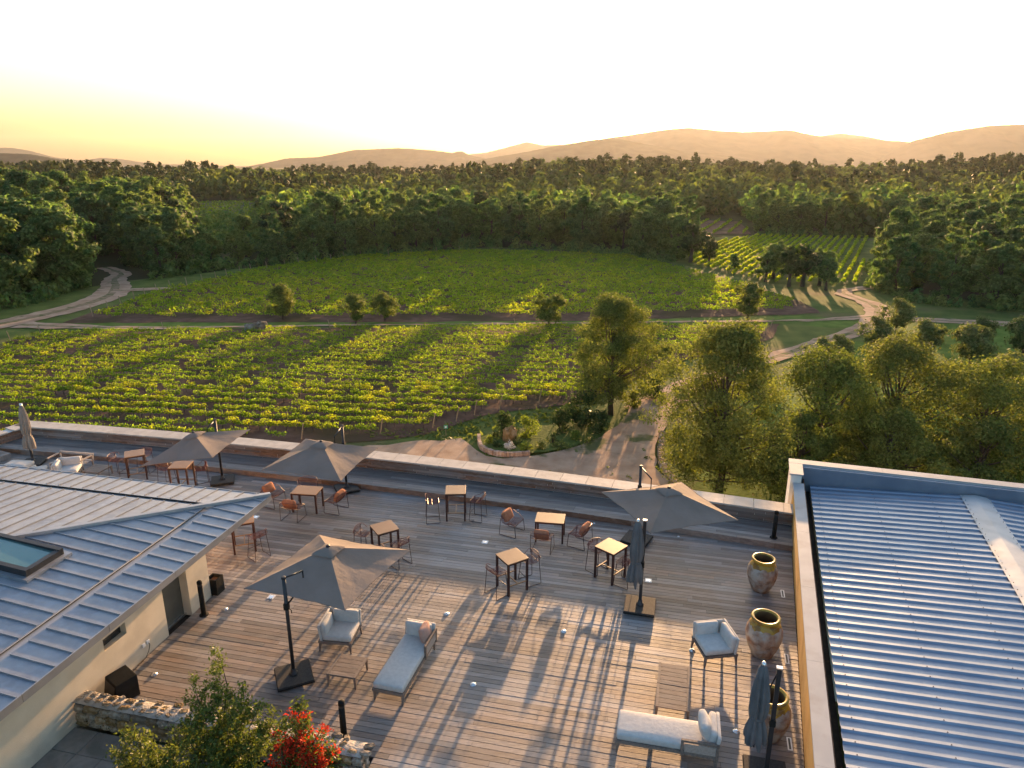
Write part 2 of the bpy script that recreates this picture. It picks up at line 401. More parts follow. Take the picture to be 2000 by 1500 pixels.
ys = np.concatenate([np.linspace(-250, 200, 46), np.linspace(206, 1000, 130), np.geomspace(1020, 8300, 40)])
us = np.linspace(-1, 1, 141)
xs = np.sign(us) * (np.abs(us) * 350 + np.abs(us) ** 6 * 5950)
XX, YY = np.meshgrid(xs, ys)
ZZ = ground(XX, YY)
nx = len(xs)
ii, jj = np.meshgrid(np.arange(nx - 1), np.arange(len(ys) - 1))
q0 = (jj * nx + ii).ravel()
me = fastmesh('ground', np.stack([XX, YY, ZZ], -1), np.stack([q0, q0 + 1, q0 + nx + 1, q0 + nx], 1), smooth=True)
tag(mesh_obj('ground', me, None, M_terrain), 'wooded plain and low hills stretching to the mountains', 'ground', kind='structure')

F_PX, PIT = 1388.0, R(17.2)
def ridge(name, prof, D, label, depth=0.4, seed=0):
    """mountain range: crest at distance D; heights measured in degrees of elevation"""
    rg = np.random.default_rng(seed)
    px = np.array([p[0] for p in prof], float); py = np.array([p[1] for p in prof], float)
    xs = np.linspace(px[0], px[-1], 150)
    yv = np.interp(xs, px, py)
    k = np.array([.1, .2, .4, .2, .1]); yv = np.convolve(np.pad(yv, 2, 'edge'), k, 'valid')
    u = (xs - 1000) / F_PX; v = (750 - yv) / F_PX
    fw = math.cos(PIT) + v * math.sin(PIT); up = v * math.cos(PIT) - math.sin(PIT)
    X = u / fw * D; Hc = CAM_H + up / fw * D
    noise = np.cumsum(rg.normal(0, 1, (150,))); noise -= np.linspace(noise[0], noise[-1], 150)
    noise = noise / (np.abs(noise).max() + 1e-6)
    rows = []
    m = 26
    for j in range(m + 1):
        t = j / m * 2 - 1                      # -1 near foot, 0 crest, 1 far foot
        prof_h = (1 - abs(t)) ** 1.15
        spur = 1 + (0.22 * np.sin(X / (D * 0.028) + 2.5 * t + seed) + 0.12 * np.sin(X / (D * 0.011) + seed * 2 + 5 * t)) * (1 - abs(t)) * abs(t) * 2.5
        z = GZ - 6 + (Hc - GZ + 6) * prof_h * spur
        z = z + rg.normal(0, D * 0.0004, 150) * (1 if 0 < j < m else 0) * min(1, abs(t) * 3 + .35)
        Y = D + t * D * depth * (0.45 if t < 0 else 0.3) + 0 * X
        rows.append(np.stack([X * (1 + 0.10 * t), Y, z], -1))
    V = np.concatenate(rows)
    # taper both ends into the plain
    ii, jj = np.meshgrid(np.arange(149), np.arange(m)); q = (jj * 150 + ii).ravel()
    me = fastmesh(name, V, np.stack([q, q + 1, q + 151, q + 150], 1), smooth=True)
    return tag(mesh_obj(name, me, None, M_mount), label, 'mountain', kind='structure')

ridge('mountain_range', [(1040, 322), (1110, 283), (1180, 271), (1240, 262), (1300, 253), (1345, 249), (1400, 255), (1450, 258), (1500, 256), (1545, 253), (1580, 263), (1640, 269), (1700, 272), (1760, 276), (1830, 284), (1900, 296), (2000, 306), (2150, 320)], 5200, 'broad wooded mountain under the setting sun', seed=1)
ridge('mountain_range', [(860, 326), (960, 308), (1020, 298), (1080, 286), (1160, 273), (1210, 271), (1260, 281), (1330, 294), (1420, 304), (1500, 318)], 3900, 'rounded wooded hill in front of the sunlit mountain', seed=2)
ridge('mountain_range', [(820, 326), (890, 304), (950, 298), (1000, 285), (1030, 277), (1060, 284), (1120, 281), (1200, 290), (1300, 322)], 6700, 'pale pointed peak behind the middle hills', seed=3)
ridge('mountain_range', [(440, 330), (490, 325), (560, 309), (620, 307), (690, 293), (780, 289), (850, 294), (885, 299), (900, 294), (915, 302), (950, 310), (1040, 324)], 4800, 'long flat-topped blue grey ridge left of centre', seed=4)
ridge('mountain_range', [(1690, 324), (1780, 276), (1850, 258), (1930, 246), (1990, 243), (2080, 246), (2200, 262), (2400, 320)], 4400, 'dark wooded mountain at the right edge of the view', seed=5)
ridge('mountain_range', [(1540, 322), (1600, 266), (1640, 260), (1690, 266), (1760, 280), (1850, 322)], 6600, 'small pale summit behind the broad mountain', seed=6)
ridge('mountain_range', [(-250, 320), (-60, 291), (20, 288), (60, 295), (110, 308), (160, 313), (200, 308), (240, 311), (300, 321), (380, 321), (470, 327), (560, 330)], 6200, 'pale blue mountains low on the left horizon', seed=7)
ridge('mountain_range', [(-350, 322), (-80, 300), (0, 299), (60, 301), (110, 310), (160, 318), (210, 326)], 2600, 'dark wooded hill at the left edge of the view', depth=.3, seed=8)

# ------------------------------------------------------------------ ground sheets
def jag(pts, step=2.0, amp=0.35, seed=0):
    rg = random.Random(seed); out = []
    n = len(pts)
    for i in range(n):
        a = Vector(pts[i]); b = Vector(pts[(i + 1) % n]); L = (b - a).length
        k = max(1, int(L / step)); nrm = Vector((-(b - a).y, (b - a).x)) / max(L, 1e-6)
        for t in range(k):
            p = a.lerp(b, t / k) + nrm * rg.uniform(-amp, amp)
            out.append((p.x, p.y))
    return out
def sheet(name, pts, lift, m, label, amp=0.35, step=2.0, seed=0):
    P = jag(pts, step, amp, seed)
    zs = [float(ground(x, y)) + lift for x, y in P]
    me = bpy.data.meshes.new(name); me.from_pydata([(x, y, z) for (x, y), z in zip(P, zs)], [], [tuple(range(len(P)))]); me.update()
    return tag(mesh_obj(name, me, None, m), label, None, kind='structure')
def ribbon(name, cl, w, lift, m, label, seed=0, amp=0.3, flat=None):
    """track along a centre line, with ragged verges"""
    rg = random.Random(seed)
    C = [Vector((p[0], p[1])) for p in cl]; W = [p[2] if len(p) > 2 else w for p in cl]
    pts = []; ws = []
    for i in range(len(C) - 1):                      # Catmull-Rom
        p0, p1, p2, p3 = C[max(i - 1, 0)], C[i], C[i + 1], C[min(i + 2, len(C) - 1)]
        k = max(2, int((p2 - p1).length / 1.5))
        for t in range(k):
            s = t / k
            pts.append(0.5 * ((2 * p1) + (p2 - p0) * s + (2 * p0 - 5 * p1 + 4 * p2 - p3) * s * s + (3 * p1 - p0 - 3 * p2 + p3) * s ** 3)); ws.append(W[i] * (1 - s) + W[i + 1] * s)
    pts.append(C[-1]); ws.append(W[-1])
    V = []; Fc = []
    for i, p in enumerate(pts):
        d = pts[min(i + 1, len(pts) - 1)] - pts[max(i - 1, 0)]; d.normalize(); nn = Vector((-d.y, d.x))
        for s in (-1, -0.26, 0.26, 1):
            e = p + nn * (s * ws[i] / 2 + (rg.uniform(-amp, amp) if abs(s) == 1 else rg.uniform(-.12, .12)))
            V.append((e.x, e.y, float(ground(e.x, e.y)) + lift))
        if i:
            for s in range(3): Fc.append(((i - 1) * 4 + s, (i - 1) * 4 + s + 1, i * 4 + s + 1, i * 4 + s))
    me = bpy.data.meshes.new(name); me.from_pydata(V, [], Fc); me.update()
    for i_, pl_ in enumerate(me.polygons): pl_.material_index = 1 if i_ % 3 == 1 else 0
    return tag(mesh_obj(name, me, None, [m, M_crownt]), label, None, kind='structure')

VA = [(-55.5, 73.0), (-58.2, 79.5), (-55.0, 84.2), (-19, 86.4), (15, 87.6), (34, 88.6), (30.6, 81.0), (22, 74), (14.5, 68.5), (10, 62), (6.0, 57.6), (-2.0, 54.2), (-6.5, 49.6), (-20, 47.0), (-52, 47.5)]
VB = [(-56.2, 91.2), (-56.6, 111.5), (-49.4, 137.0), (-33.8, 156.6), (-9.6, 167.8), (8, 165), (26, 158.2), (37, 128.5), (42.2, 104), (39.6, 96.2), (10, 92.2), (-20, 91.0)]
VC = [(41.5, 173.5), (36.4, 143), (44, 121.5), (58.6, 119), (94, 191), (69, 203)]
VD = [(52.6, 209.5), (68, 262), (80, 256), (69.5, 209.5)]
sheet('meadow', [(-80, 20), (-80, 100), (-66, 125), (-50, 142), (-30, 160), (-8, 176), (14, 171), (40, 176), (60, 206), (100, 194), (62, 116), (75, 90), (90, 60), (80, 20)], 0.03, M_grass, 'grassy verges around the vineyard plots', amp=1.0, seed=1)
sheet('lawn', [(27, 66), (43, 83), (52, 94), (75, 82), (110, 40), (90, 15), (14, 20), (11.2, 40), (12.5, 50), (18, 58)], 0.06, M_lawn, 'green orchard grass right of the drive', amp=0.8, seed=2)
sheet('grass_strip', [(-58, 85.5), (-55, 90.0), (10, 90.6), (39, 94), (48, 88), (40, 86.5), (34, 89.2), (10, 88.2), (-20, 87.2)], 0.06, M_lawn, 'green grass strip between the two vineyards', amp=0.25, seed=3)
sheet('vineyard_soil', VA, 0.09, M_soil, 'red brown soil of the near vineyard', amp=0.3, seed=4)
sheet('vineyard_soil', [(-57.5, 89.2), (-57, 111.5), (-49.8, 137.4), (-33.9, 157.4), (-9.6, 168.8), (8, 166), (26.5, 159), (37.6, 128.5), (43, 104), (42, 95.2), (10, 90.6), (-20, 89.6)], 0.09, M_soil, 'red brown soil of the far vineyard', amp=0.3, seed=5)
sheet('vineyard_soil', VC, 0.09, M_grass, 'soil of the small vineyard beyond the grove', amp=0.3, seed=6)
sheet('vineyard_soil', VD, 0.12, M_soil, 'soil of the striped vineyard at the wood edge', amp=0.3, seed=7)
def field_pt(u, v):
    a, b = Vector((-122, 280)).lerp(Vector((-98, 282)), u), Vector((-166, 372)).lerp(Vector((-128, 386)), u)
    p = a.lerp(b, v); return (p.x, p.y, float(ground(p.x, p.y)) + .25)
tag(MB().grid(field_pt, 10, 16).build('field', mat('pale_field', (0.10, 0.105, 0.05), (0.16, 0.145, 0.08), rough=1, scale=.25, stretch=(1, 5, 1), rot=R(30), spec=.05)), 'pale open field among the left woods', None, kind='structure')
ribbon('dirt_track', [(-95, 62, 5), (-76, 76, 5), (-66, 86.5, 5.5), (-62.5, 97, 5), (-62, 107, 5.2), (-65, 116, 4.6), (-70, 125, 3.6), (-72.5, 132, 3.2), (-80, 140, 3)], 5, 0.12, M_track, 'pale dirt track curving into the left woods', seed=11)
ribbon('dirt_track', [(-64, 113, 3.2), (-59, 114.6, 2.2), (-55, 116, 1.2)], 2, 0.14, M_track, 'short spur of the left track by the vineyard corner', seed=12)
ribbon('dirt_track', [(-62, 88, 3.5), (-50, 86.3, 1.8), (-35, 86.6, 0.6), (-18, 88.0, 0.4), (0, 88.7, 0.7), (20, 89.6, 0.6), (38, 90.6, 1.2), (48, 93, 2)], 2, 0.13, M_track, 'thin pale path along the grass strip', seed=13, amp=.35)
ribbon('dirt_track', [(11, 55, 3.6), (16, 62, 3), (22, 67.5, 2.6), (28, 72.5, 2.3), (36, 79.5, 2.4), (43.5, 86, 2.8), (49, 94, 3.2), (52, 101, 3.0), (52, 108, 2.6), (52.5, 112, 2.4), (58, 116, 2.4), (66, 117.5, 2.4)], 3, 0.12, M_track, 'dirt track winding past the grove on the right', seed=14)
ribbon('dirt_track', [(49, 92, 3), (57, 90, 3.2), (66, 87, 3.2), (80, 80, 3), (100, 66, 3)], 3, 0.14, M_track, 'dirt track running right below the right wood', seed=15)
sheet('gravel_drive', [(-24, 40), (-14, 46.6), (-4, 48.9), (-2.6, 46.6), (-0.6, 45.2), (1.6, 45.6), (4.5, 47.5), (7.4, 50.3), (9.5, 54.5), (10.6, 57.2), (12.4, 56.2), (12.2, 53), (11.0, 49), (10.1, 46), (9.7, 42.4), (10.4, 40), (12, 36), (20, 24), (-24, 24)], 0.15, M_gravel, 'gravel drive with tufts of grass below the terrace', amp=0.35, step=1.2, seed=16)

# ------------------------------------------------------------------ frame of the terrace (e1 along the boards, e2 away from the house)
E1 = Vector((math.cos(TH), -math.sin(TH), 0)); E2 = Vector((math.sin(TH), math.cos(TH), 0))
def pq(p, q, z=0.0): return E1 * p + E2 * q + Vector((0, 0, z))
MPQ = Matrix.Rotation(-TH, 4, 'Z')
RW0 = (8.73, 19.62); RWS = 0.3453                     # right wall: x = RW0x + (y - RW0y) * RWS
def ypar(x): return 29.53 + (x + 21.36) * -0.2188 + (x + 21.36) * (x + 5.27) * -0.00302

_x = np.linspace(-21.0, 9.2, 24)
_dp = [(x, ypar(x) - 0.5) for x in _x] + [(8.73 + (y - 19.62) * RWS + .05, y) for y in (19.0, 14.0, 6.5)] + [tuple(pq(a, b)[:2]) for a, b in ((-5.3, 7.6), (-5.3, 10.3), (-12.2, 10.3), (-12.2, 14.7), (-27, 14.7))] + [(-24.5, 23.0)]
_n = len(_dp)
deck = tag(MB().add([(x, y, -.04) for x, y in _dp] + [(x, y, -.25) for x, y in _dp], [tuple(range(_n))[::-1], tuple(range(_n, 2 * _n))] + [(i, (i + 1) % _n, _n + (i + 1) % _n, _n + i) for i in range(_n)]).build('deck', M_under), 'weathered timber terrace deck', 'deck', kind='structure')
rows = []
PITCH, GAP = 0.145, 0.013
q = 8.0; r_i = 0
rg = random.Random(3)
P_W, Q_W = -12.01, 14.83                              # outer corner of the left building
while q < 27.5:
    c = pq(0, q)
    # right end: intersection with the ochre wall
    # p*E1 + q*E2: x = RW0x + (y-RW0y)*RWS
    px = (RW0[0] - RWS * RW0[1] - (E2.x - RWS * E2.y) * q) / (E1.x - RWS * E1.y) - 0.01
    if q < 10.52: pl = -5.33
    elif q < Q_W: pl = P_W + 0.01
    else: pl = -27.0
    p = pl; first = True
    while p < px:
        L = rg.uniform(1.6, 4.2)
        if first: L *= rg.uniform(.3, 1); first = False
        p2 = min(px, p + L)
        if px - p2 < 0.25: p2 = px
        mid = pq((p + p2) / 2, q)
        if mid.y < ypar(mid.x) - 1.75 and mid.x > -24:
            rows.append((p, p2, q, rg.random(), rg.uniform(-.0025, .0025)))
        p = p2
    q += PITCH
def plank_mb(mb, p, p2, q, rn, dz):
    mb.cur = rn
    mb.box(pq((p + p2) / 2, q + PITCH / 2, -0.015 + dz), (p2 - p - 0.006, PITCH - GAP, 0.03), -TH)
def prox(r):
    c = pq((r[0] + r[1]) / 2, r[2]); d2 = c.x ** 2 + c.y ** 2 + CAM_H ** 2
    vis = 1.0 if (abs(c.x) < c.y * 0.62 and c.y > 10.9) else 0.2
    return -vis * (r[1] - r[0]) / (d2 ** 1.5)
rows.sort(key=prox)
for r in rows[:300]:
    mb = MB(); plank_mb(mb, *r); mb.build('plank', M_deck, deck)
mb = MB()
for r in rows[300:]: plank_mb(mb, *r)
tag(mb.build('planking', M_deck, deck), kind='stuff')

# raised timber step along the parapet
PX0, PX1 = -21.2, 9.4
def par_pt(x, off):
    y = ypar(x); dx = 0.01; t = Vector((dx, ypar(x + dx) - y, 0)).normalized(); n = Vector((t.y, -t.x, 0))
    return Vector((x, y, 0)) + n * off, t, n
step = tag(MB().box((0, 0, -5), (.1, .1, .1)).build('terrace_step', M_step), 'low timber step along the parapet', 'step', kind='structure')
step.data.clear_geometry()
mb = MB(); 
xs_ = np.linspace(PX0, PX1, 80)
def strip(mb, o0, z0, o1, z1, xs=xs_):
    A = []; 
    for x in xs:
        A.append(tuple(par_pt(x, o0)[0] + Vector((0, 0, z0)))); A.append(tuple(par_pt(x, o1)[0] + Vector((0, 0, z1))))
    mb.add(A, [(2 * i, 2 * i + 1, 2 * i + 3, 2 * i + 2) for i in range(len(xs) - 1)])
rg = random.Random(5)
def boards(o0, o1, n, z, m, name):
    mb = MB(); w = (o1 - o0) / n
    for k in range(n):
        x = PX0 - rg.uniform(0, 2)
        while x < PX1:
            x2 = min(PX1, x + rg.uniform(1.6, 3.6)); mb.cur = rg.random()
            xa = np.linspace(max(x, PX0), x2 - .006, 5)
            if x2 > PX0 + .1:
                oa, ob = o0 + k * w, o0 + (k + 1) * w - 0.008
                strip(mb, oa, z, ob, z, xa); strip(mb, ob, z, ob, z - .03, xa)
            x = x2
    return mb.build(name, m, step)
boards(0.636, 1.56, 6, 0.20, M_stepshade, 'back_boards')
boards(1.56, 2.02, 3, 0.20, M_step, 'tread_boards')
mb = MB(); strip(mb, 0.66, 0.165, 2.0, 0.165); mb.build('step_core', M_under, step)
mb = MB()
for k in range(1):
    x = PX0
    while x < PX1:
        x2 = min(PX1, x + rg.uniform(1.6, 3.2)); mb.cur = rg.random()
        strip(mb, 2.012, 0.19, 2.012, 0.0, np.linspace(x, x2 - .006, 5)); x = x2
mb.build('riser_boards', M_wallwood, step)

# parapet wall: core, horizontal cladding boards, stone coping slabs
PTOP = 0.66
par = empty('parapet_wall', (0, 0, 0), 0, 'long low timber-clad parapet with pale stone coping along the terrace', 'wall')
mb = MB(); strip(mb, 0.05, PTOP - .06, 0.60, PTOP - .06); strip(mb, 0.05, -8.0, 0.05, PTOP - .06); strip(mb, 0.60, PTOP - .06, 0.60, 0.0)
mb.build('core', M_whitewall, par)
rg = random.Random(9)
NC = 5; ch = (PTOP - 0.06 - 0.20) / NC
for k in range(NC):
    x = PX0 - rg.uniform(0, 1.5)
    while x < PX1 - .05:
        x2 = min(PX1, x + rg.uniform(1.2, 3.2))
        if x2 > PX0 + .2:
            mb = MB(); mb.cur = rg.random()
            xa = np.linspace(max(x, PX0), x2 - .008, 4); o = 0.625 + rg.uniform(0, .008); z0 = 0.20 + k * ch + .006; z1 = 0.20 + (k + 1) * ch
            strip(mb, o, z1, o, z0, xa); strip(mb, 0.6, z1, o, z1, xa); strip(mb, o, z0, .6, z0, xa)
            mb.build('cladding_board', M_wallwood, par)
        x = x2
x = PX0 - 0.3
while x < PX1 + 0.1:
    x2 = min(x + 0.9, PX1 + 0.15)
    mb = MB(); xa = np.linspace(x, x2 - .012, 2)
    strip(mb, -0.02, PTOP, 0.68, PTOP, xa); strip(mb, 0.68, PTOP, 0.68, PTOP - .06, xa); strip(mb, -0.02, PTOP - .06, -0.02, PTOP, xa)
    for xe in (xa[0], xa[-1]):
        a = par_pt(xe, -0.02)[0]; b = par_pt(xe, .68)[0]
        mb.add([a + Vector((0, 0, PTOP - .06)), b + Vector((0, 0, PTOP - .06)), b + Vector((0, 0, PTOP)), a + Vector((0, 0, PTOP))], [(0, 1, 2, 3)])
    mb.build('coping_slab', M_coping, par); x += 0.9
# left return of the parapet
lw = empty('parapet_wall', (0, 0, 0), 0, 'short return of the parapet at the far left corner', 'wall')
c0 = Vector((-21.42, 29.50, 0)); dl = Vector((-0.44, -0.90, 0)).normalized(); nl = Vector((-dl.y, dl.x, 0))
if nl.x < 0: nl = -nl
al = math.atan2(dl.y, dl.x)
for i in range(9):
    c = c0 + dl * (i * 0.9 + 0.75 if i else .62) + nl * 0.35
    MB().box(c + Vector((0, 0, PTOP - .03)), (0.888 if i else .62, 0.70, 0.06), al).build('coping_slab', M_coping, lw)
rg = random.Random(19)
MB().box(c0 + dl * 4.2 + nl * 0.33 + Vector((0, 0, -3.7)), (8.4, .5, 8.58), al).build('core', M_whitewall, lw)
for k in range(NC):
    s = 0.6
    while s < 8:
        L = rg.uniform(1.4, 2.6); mb = MB(); mb.cur = rg.random()
        mb.box(c0 + dl * (s + L / 2) + nl * (0.595 + rg.uniform(0, .006)) + Vector((0, 0, .2 + (k + .5) * ch)), (L - .01, .03, ch - .008), al)
        mb.build('cladding_board', M_wallwood, lw); s += L
sb = MB()
for k in range(9):
    sb.cur = rg.random(); sb.box(c0 + dl * 5.2 + nl * (0.70 + k * .145) + Vector((0, 0, .185)), (6.6, .137, .03), al)
sb.box(c0 + dl * 5.2 + nl * 1.93 + Vector((0, 0, .085)), (6.6, .03, .17), al)
sb.build('return_boards', M_step, step)

# ------------------------------------------------------------------ left building with the folded zinc roof
lb = empty('zinc_roofed_building', (0, 0, 0), 0, 'cream rendered house with a hipped grey zinc roof', 'building')
ZE, TP = 2.70, 0.10
TIPP, TIPQ = -10.59, 16.0
def rf(a, b, z=0.0, slope=None):
    """a: metres left of the right eave, b: metres back from the far eave"""
    h = min(a, b) if slope is None else (a if slope == 'near' else b)
    return pq(TIPP - a, TIPQ - b, ZE + h * TP + z)
SP = 0.404; AMAX = 9.0; GUT = 1.1
def plate(name, poly, slope, mat_=M_zinc, lift=0.0, th=0.012, parent=lb):
    top = [rf(a, b, lift, slope) for a, b in poly]; bot = [p - Vector((0, 0, th)) for p in top]
    n = len(poly); mb = MB()
    mb.add(top + bot, [tuple(range(n)), tuple(range(2 * n - 1, n - 1, -1))] + [(i, n + i, n + (i + 1) % n, (i + 1) % n) for i in range(n)])
    return mb.build(name, mat_, parent)
def seam(pan, a0, b0, a1, b1, slope, off):
    A = rf(a0, b0, 0, slope); B = rf(a1, b1, 0, slope); up = Vector((0, 0, .032))
    side = (E2 if slope == 'near' else E1) * 0.009
    mb = MB(); mb.add([A - side, A + side, A + side + up, A - side + up, B - side, B + side, B + side + up, B - side + up],
                      [(0, 1, 2, 3), (7, 6, 5, 4), (0, 4, 5, 1), (3, 2, 6, 7), (0, 3, 7, 4), (1, 5, 6, 2)])
    return mb.build('seam', M_zincedge, pan)
b = 0.0; k = 0
while b < 11.5:                                   # near slope: trays run up from the right eave
    b1 = b + SP
    # lower piece (eave to gutter) and upper piece (gutter to hip)
    for lo, hi in ((0.0, GUT - .09), (GUT + .09, AMAX)):
        pl = [(lo, b), (min(hi, b), b), (min(hi, b1), b1), (lo, b1)]
        if min(hi, b1) <= lo + .02: continue
        if min(hi, b) <= lo: pl = [(lo, lo), (min(hi, b1), b1), (lo, b1)]
        pan = plate('roof_panel', pl, 'near')
        seam(pan, lo + .01, b1, min(hi, b1) - .03, b1, 'near', 0)
    b = b1
a = 0.0
while a < AMAX:                                   # far slope: trays run down to the far eave
    a1 = a + SP
    for lo, hi in ((0.0, GUT - .09), (GUT + .09, AMAX)):
        pl = [(a, lo), (a1, lo), (a1, min(hi, a1)), (a, min(hi, a))]
        if min(hi, a1) <= lo + .02: continue
        if min(hi, a) <= lo: pl = [(lo, lo), (a1, lo), (a1, min(hi, a1))]
        pan = plate('roof_panel', pl, 'far')
        seam(pan, a1, lo + .01, a1, min(hi, a1) - .03, 'far', 0)
    a = a1
# sunken gutters parallel to both eaves
plate('gutter', [(GUT - .09, GUT - .09), (GUT + .09, GUT + .09), (GUT + .09, 11.5), (GUT - .09, 11.5)], 'near', M_zincedge, -.05)
plate('gutter', [(GUT - .09, GUT - .09), (AMAX, GUT - .09), (AMAX, GUT + .09), (GUT + .09, GUT + .09)], 'far', M_zincedge, -.05)
for s in (-1, 1):
    A = rf(GUT + s * .095, max(GUT + s * .095, .9), -.02, 'near'); B = rf(GUT + s * .095, 11.5, -.02, 'near')
    MB().tube([A, B], 0.013, 4).build('gutter_edge', M_zincedge, lb)
# hip capping
hA, hB = rf(0.0, 0.0, .0), rf(AMAX, AMAX, .0)
d = (hB - hA).normalized(); sd = Vector((0, 0, 1)).cross(d).normalized()
mb = MB(); w = .075; u1 = Vector((0, 0, .075))
mb.add([hA - sd * w, hA + sd * w, hA + sd * w * .8 + u1, hA - sd * w * .8 + u1, hB - sd * w, hB + sd * w, hB + sd * w * .8 + u1, hB - sd * w * .8 + u1],
       [(0, 1, 2, 3), (7, 6, 5, 4), (3, 2, 6, 7), (0, 3, 7, 4), (1, 5, 6, 2)])
mb.build('hip_cap', M_zincedge, lb)
# fascia boards: sheet lengths along both eaves
bq = 0.0
while bq < 11.5:
    L = 2.0
    c = (rf(0, bq + L / 2, 0, 'near'))
    MB().box(c + E1 * 0.012 + Vector((0, 0, -.065)), (0.025, L - .008, 0.165), -TH).build('fascia', M_zincedge, lb); bq += L
aq = 0.0
while aq < AMAX:
    MB().box(rf(aq + 1, 0, 0, 'far') + E2 * .014 + Vector((0, 0, -.065)), (1.992, .025, .165), -TH).build('fascia', M_zincedge, lb); aq += 2
MB().box(pq(TIPP - 5.2, TIPQ - 6.6, ZE - .15), (10.3, 13.1, .02), -TH).build('soffit', M_cream, lb)
# roof light set in the near slope
s0, s1, t0, t1 = 2.62, 4.75, 4.40, 5.28
def rp(a, b, z): return pq(TIPP - a, TIPQ - b, ZE + a * TP + z)
fr = MB()
for (aa, bb, da, db) in ((s0, (t0 + t1) / 2, .11, t1 - t0), (s1, (t0 + t1) / 2, .11, t1 - t0), ((s0 + s1) / 2, t0, s1 - s0 + .11, .11), ((s0 + s1) / 2, t1, s1 - s0 + .11, .11)):
    V = []
    for z in (-.05, .20):
        for x, y in ((-1, -1), (1, -1), (1, 1), (-1, 1)): V.append(rp(aa + x * da / 2, bb + y * db / 2, z + (.0 if z < 0 else .02 * (aa - s0))))
    fr.add(V, [(3, 2, 1, 0), (4, 5, 6, 7), (0, 1, 5, 4), (1, 2, 6, 5), (2, 3, 7, 6), (3, 0, 4, 7)])
sky_o = fr.build('skylight', M_dark, lb)
V = [rp(s0, t0, .155), rp(s1, t0, .19), rp(s1, t1, .19), rp(s0, t1, .155)]
MB().add(V, [(0, 1, 2, 3)]).build('pane', M_glass, sky_o)
mb = MB(); V = []
for z in (-.03, .07):
    for aa, bb in ((s0 - .16, t0 - .16), (s1 + .1, t0 - .16), (s1 + .1, t1 + .16), (s0 - .16, t1 + .16)): V.append(rp(aa, bb, z))
mb.add(V, [(4, 5, 6, 7), (0, 1, 5, 4), (1, 2, 6, 5), (2, 3, 7, 6), (3, 0, 4, 7)]); mb.build('flashing', M_zinc, sky_o)
# walls: local coords s along E2 from the outer corner (negative = toward the camera)
def wl(s, off, z): return pq(P_W + off, Q_W + s, z)
def wallbox(name, s0, s1, z0, z1, th=0.3, off=0.0, m=M_cream, par_=lb):
    return MB().box(wl((s0 + s1) / 2, off - th / 2, (z0 + z1) / 2), (th, s1 - s0, z1 - z0), -TH).build(name, m, par_)
ZT = ZE - .162
wallbox('wall', -0.84, 0.0, -0.2, ZT)
wallbox('wall', -3.02, -1.75, -0.2, ZT)
wallbox('wall', -3.70, -3.02, -0.2, .98); wallbox('wall', -3.70, -3.02, 1.28, ZT)
wallbox('wall', -9.5, -3.70, -8.0, ZT)
wallbox('wall', -1.75, -0.84, 2.1, ZT)
wallbox('window', -3.70, -3.02, .98, 1.28, .02, -.16, M_winglass)
wallbox('wall', -9.4, -.3, -.2, ZT, .1, -.75, M_mortdark)
dr = wallbox('door', -1.75, -0.84, 0.03, 2.1, .05, -.24, M_door)
MB().box(wl(-1.62, -.225, 1.0), (.05, .03, .14), -TH).build('handle', M_steel, dr)
MB().box(wl(-1.295, -.2, .012), (.09, .91, .024), -TH).build('threshold', M_steel, lb)
MB().box(pq(P_W - 4.6, Q_W - .15, ZT / 2 - .1), (8.6, .298, ZT + .2), -TH).build('far_wall', M_cream, lb)
# stone wall and lower patio at the bottom left
sw = empty('stone_wall', (0, 0, 0), 0, 'low rubble stone wall between the patio and the deck', 'wall')
SQ0, SQ1, SP0, SP1, SZ0, SZ1 = 10.08, 10.50, -12.0, -5.36, -.12, .53
MB().box(pq((SP0 + SP1) / 2, (SQ0 + SQ1) / 2, (SZ0 + SZ1) / 2 - .035), (SP1 - SP0 - .06, SQ1 - SQ0 - .08, SZ1 - SZ0 - .05), -TH).build('core', M_mortdark, sw)
mb = MB(); n_ = 60
rgs = random.Random(33)
zz_ = [[SZ1 - .030 + rgs.uniform(-.012, .012) for _ in range(5)] for _ in range(n_ + 1)]
mb.grid(lambda u, v: pq(SP0 + (SP1 - SP0) * u, SQ0 + .015 + (SQ1 - SQ0 - .03) * v + rgs.uniform(-.008, .008), zz_[int(round(u * n_))][int(round(v * 4))] - (.035 if v in (0, 1) else 0)), n_, 4)
mb.build('mortar_top', M_mortar, sw, smooth=True)
def stone_mesh(seed):
    rg = np.random.default_rng(seed)
    bm = MB(); bm.soft((0, 0, 0), (1, 1, 1), .28, n=2)
    V = np.array(bm.v); key = np.round(V, 4)
    d = {}
    for i, kx in enumerate(map(tuple, key)):
        if kx not in d: d[kx] = rg.normal(0, .055, 3)
        V[i] += d[kx]
    sh = rg.normal(0, .16, 2); V[:, 0] += V[:, 2] * sh[0]; V[:, 1] += V[:, 0] * 0.0
    m = MB(); m.add([tuple(v) for v in V], bm.f); return m.mesh('stone')
SM = [stone_mesh(40 + i) for i in range(8)]
for m_ in SM: m_.materials.append(M_stone)
rg = random.Random(21)
def stone(loc, dim, rz=0.0, tilt=0.0):
    o = bpy.data.objects.new('stone', rg.choice(SM)); COL.objects.link(o); o.parent = sw
    o.location = loc; o.scale = dim; o.rotation_euler = (tilt, rg.uniform(-.08, .08), -TH + rz)
z = SZ0 + .09
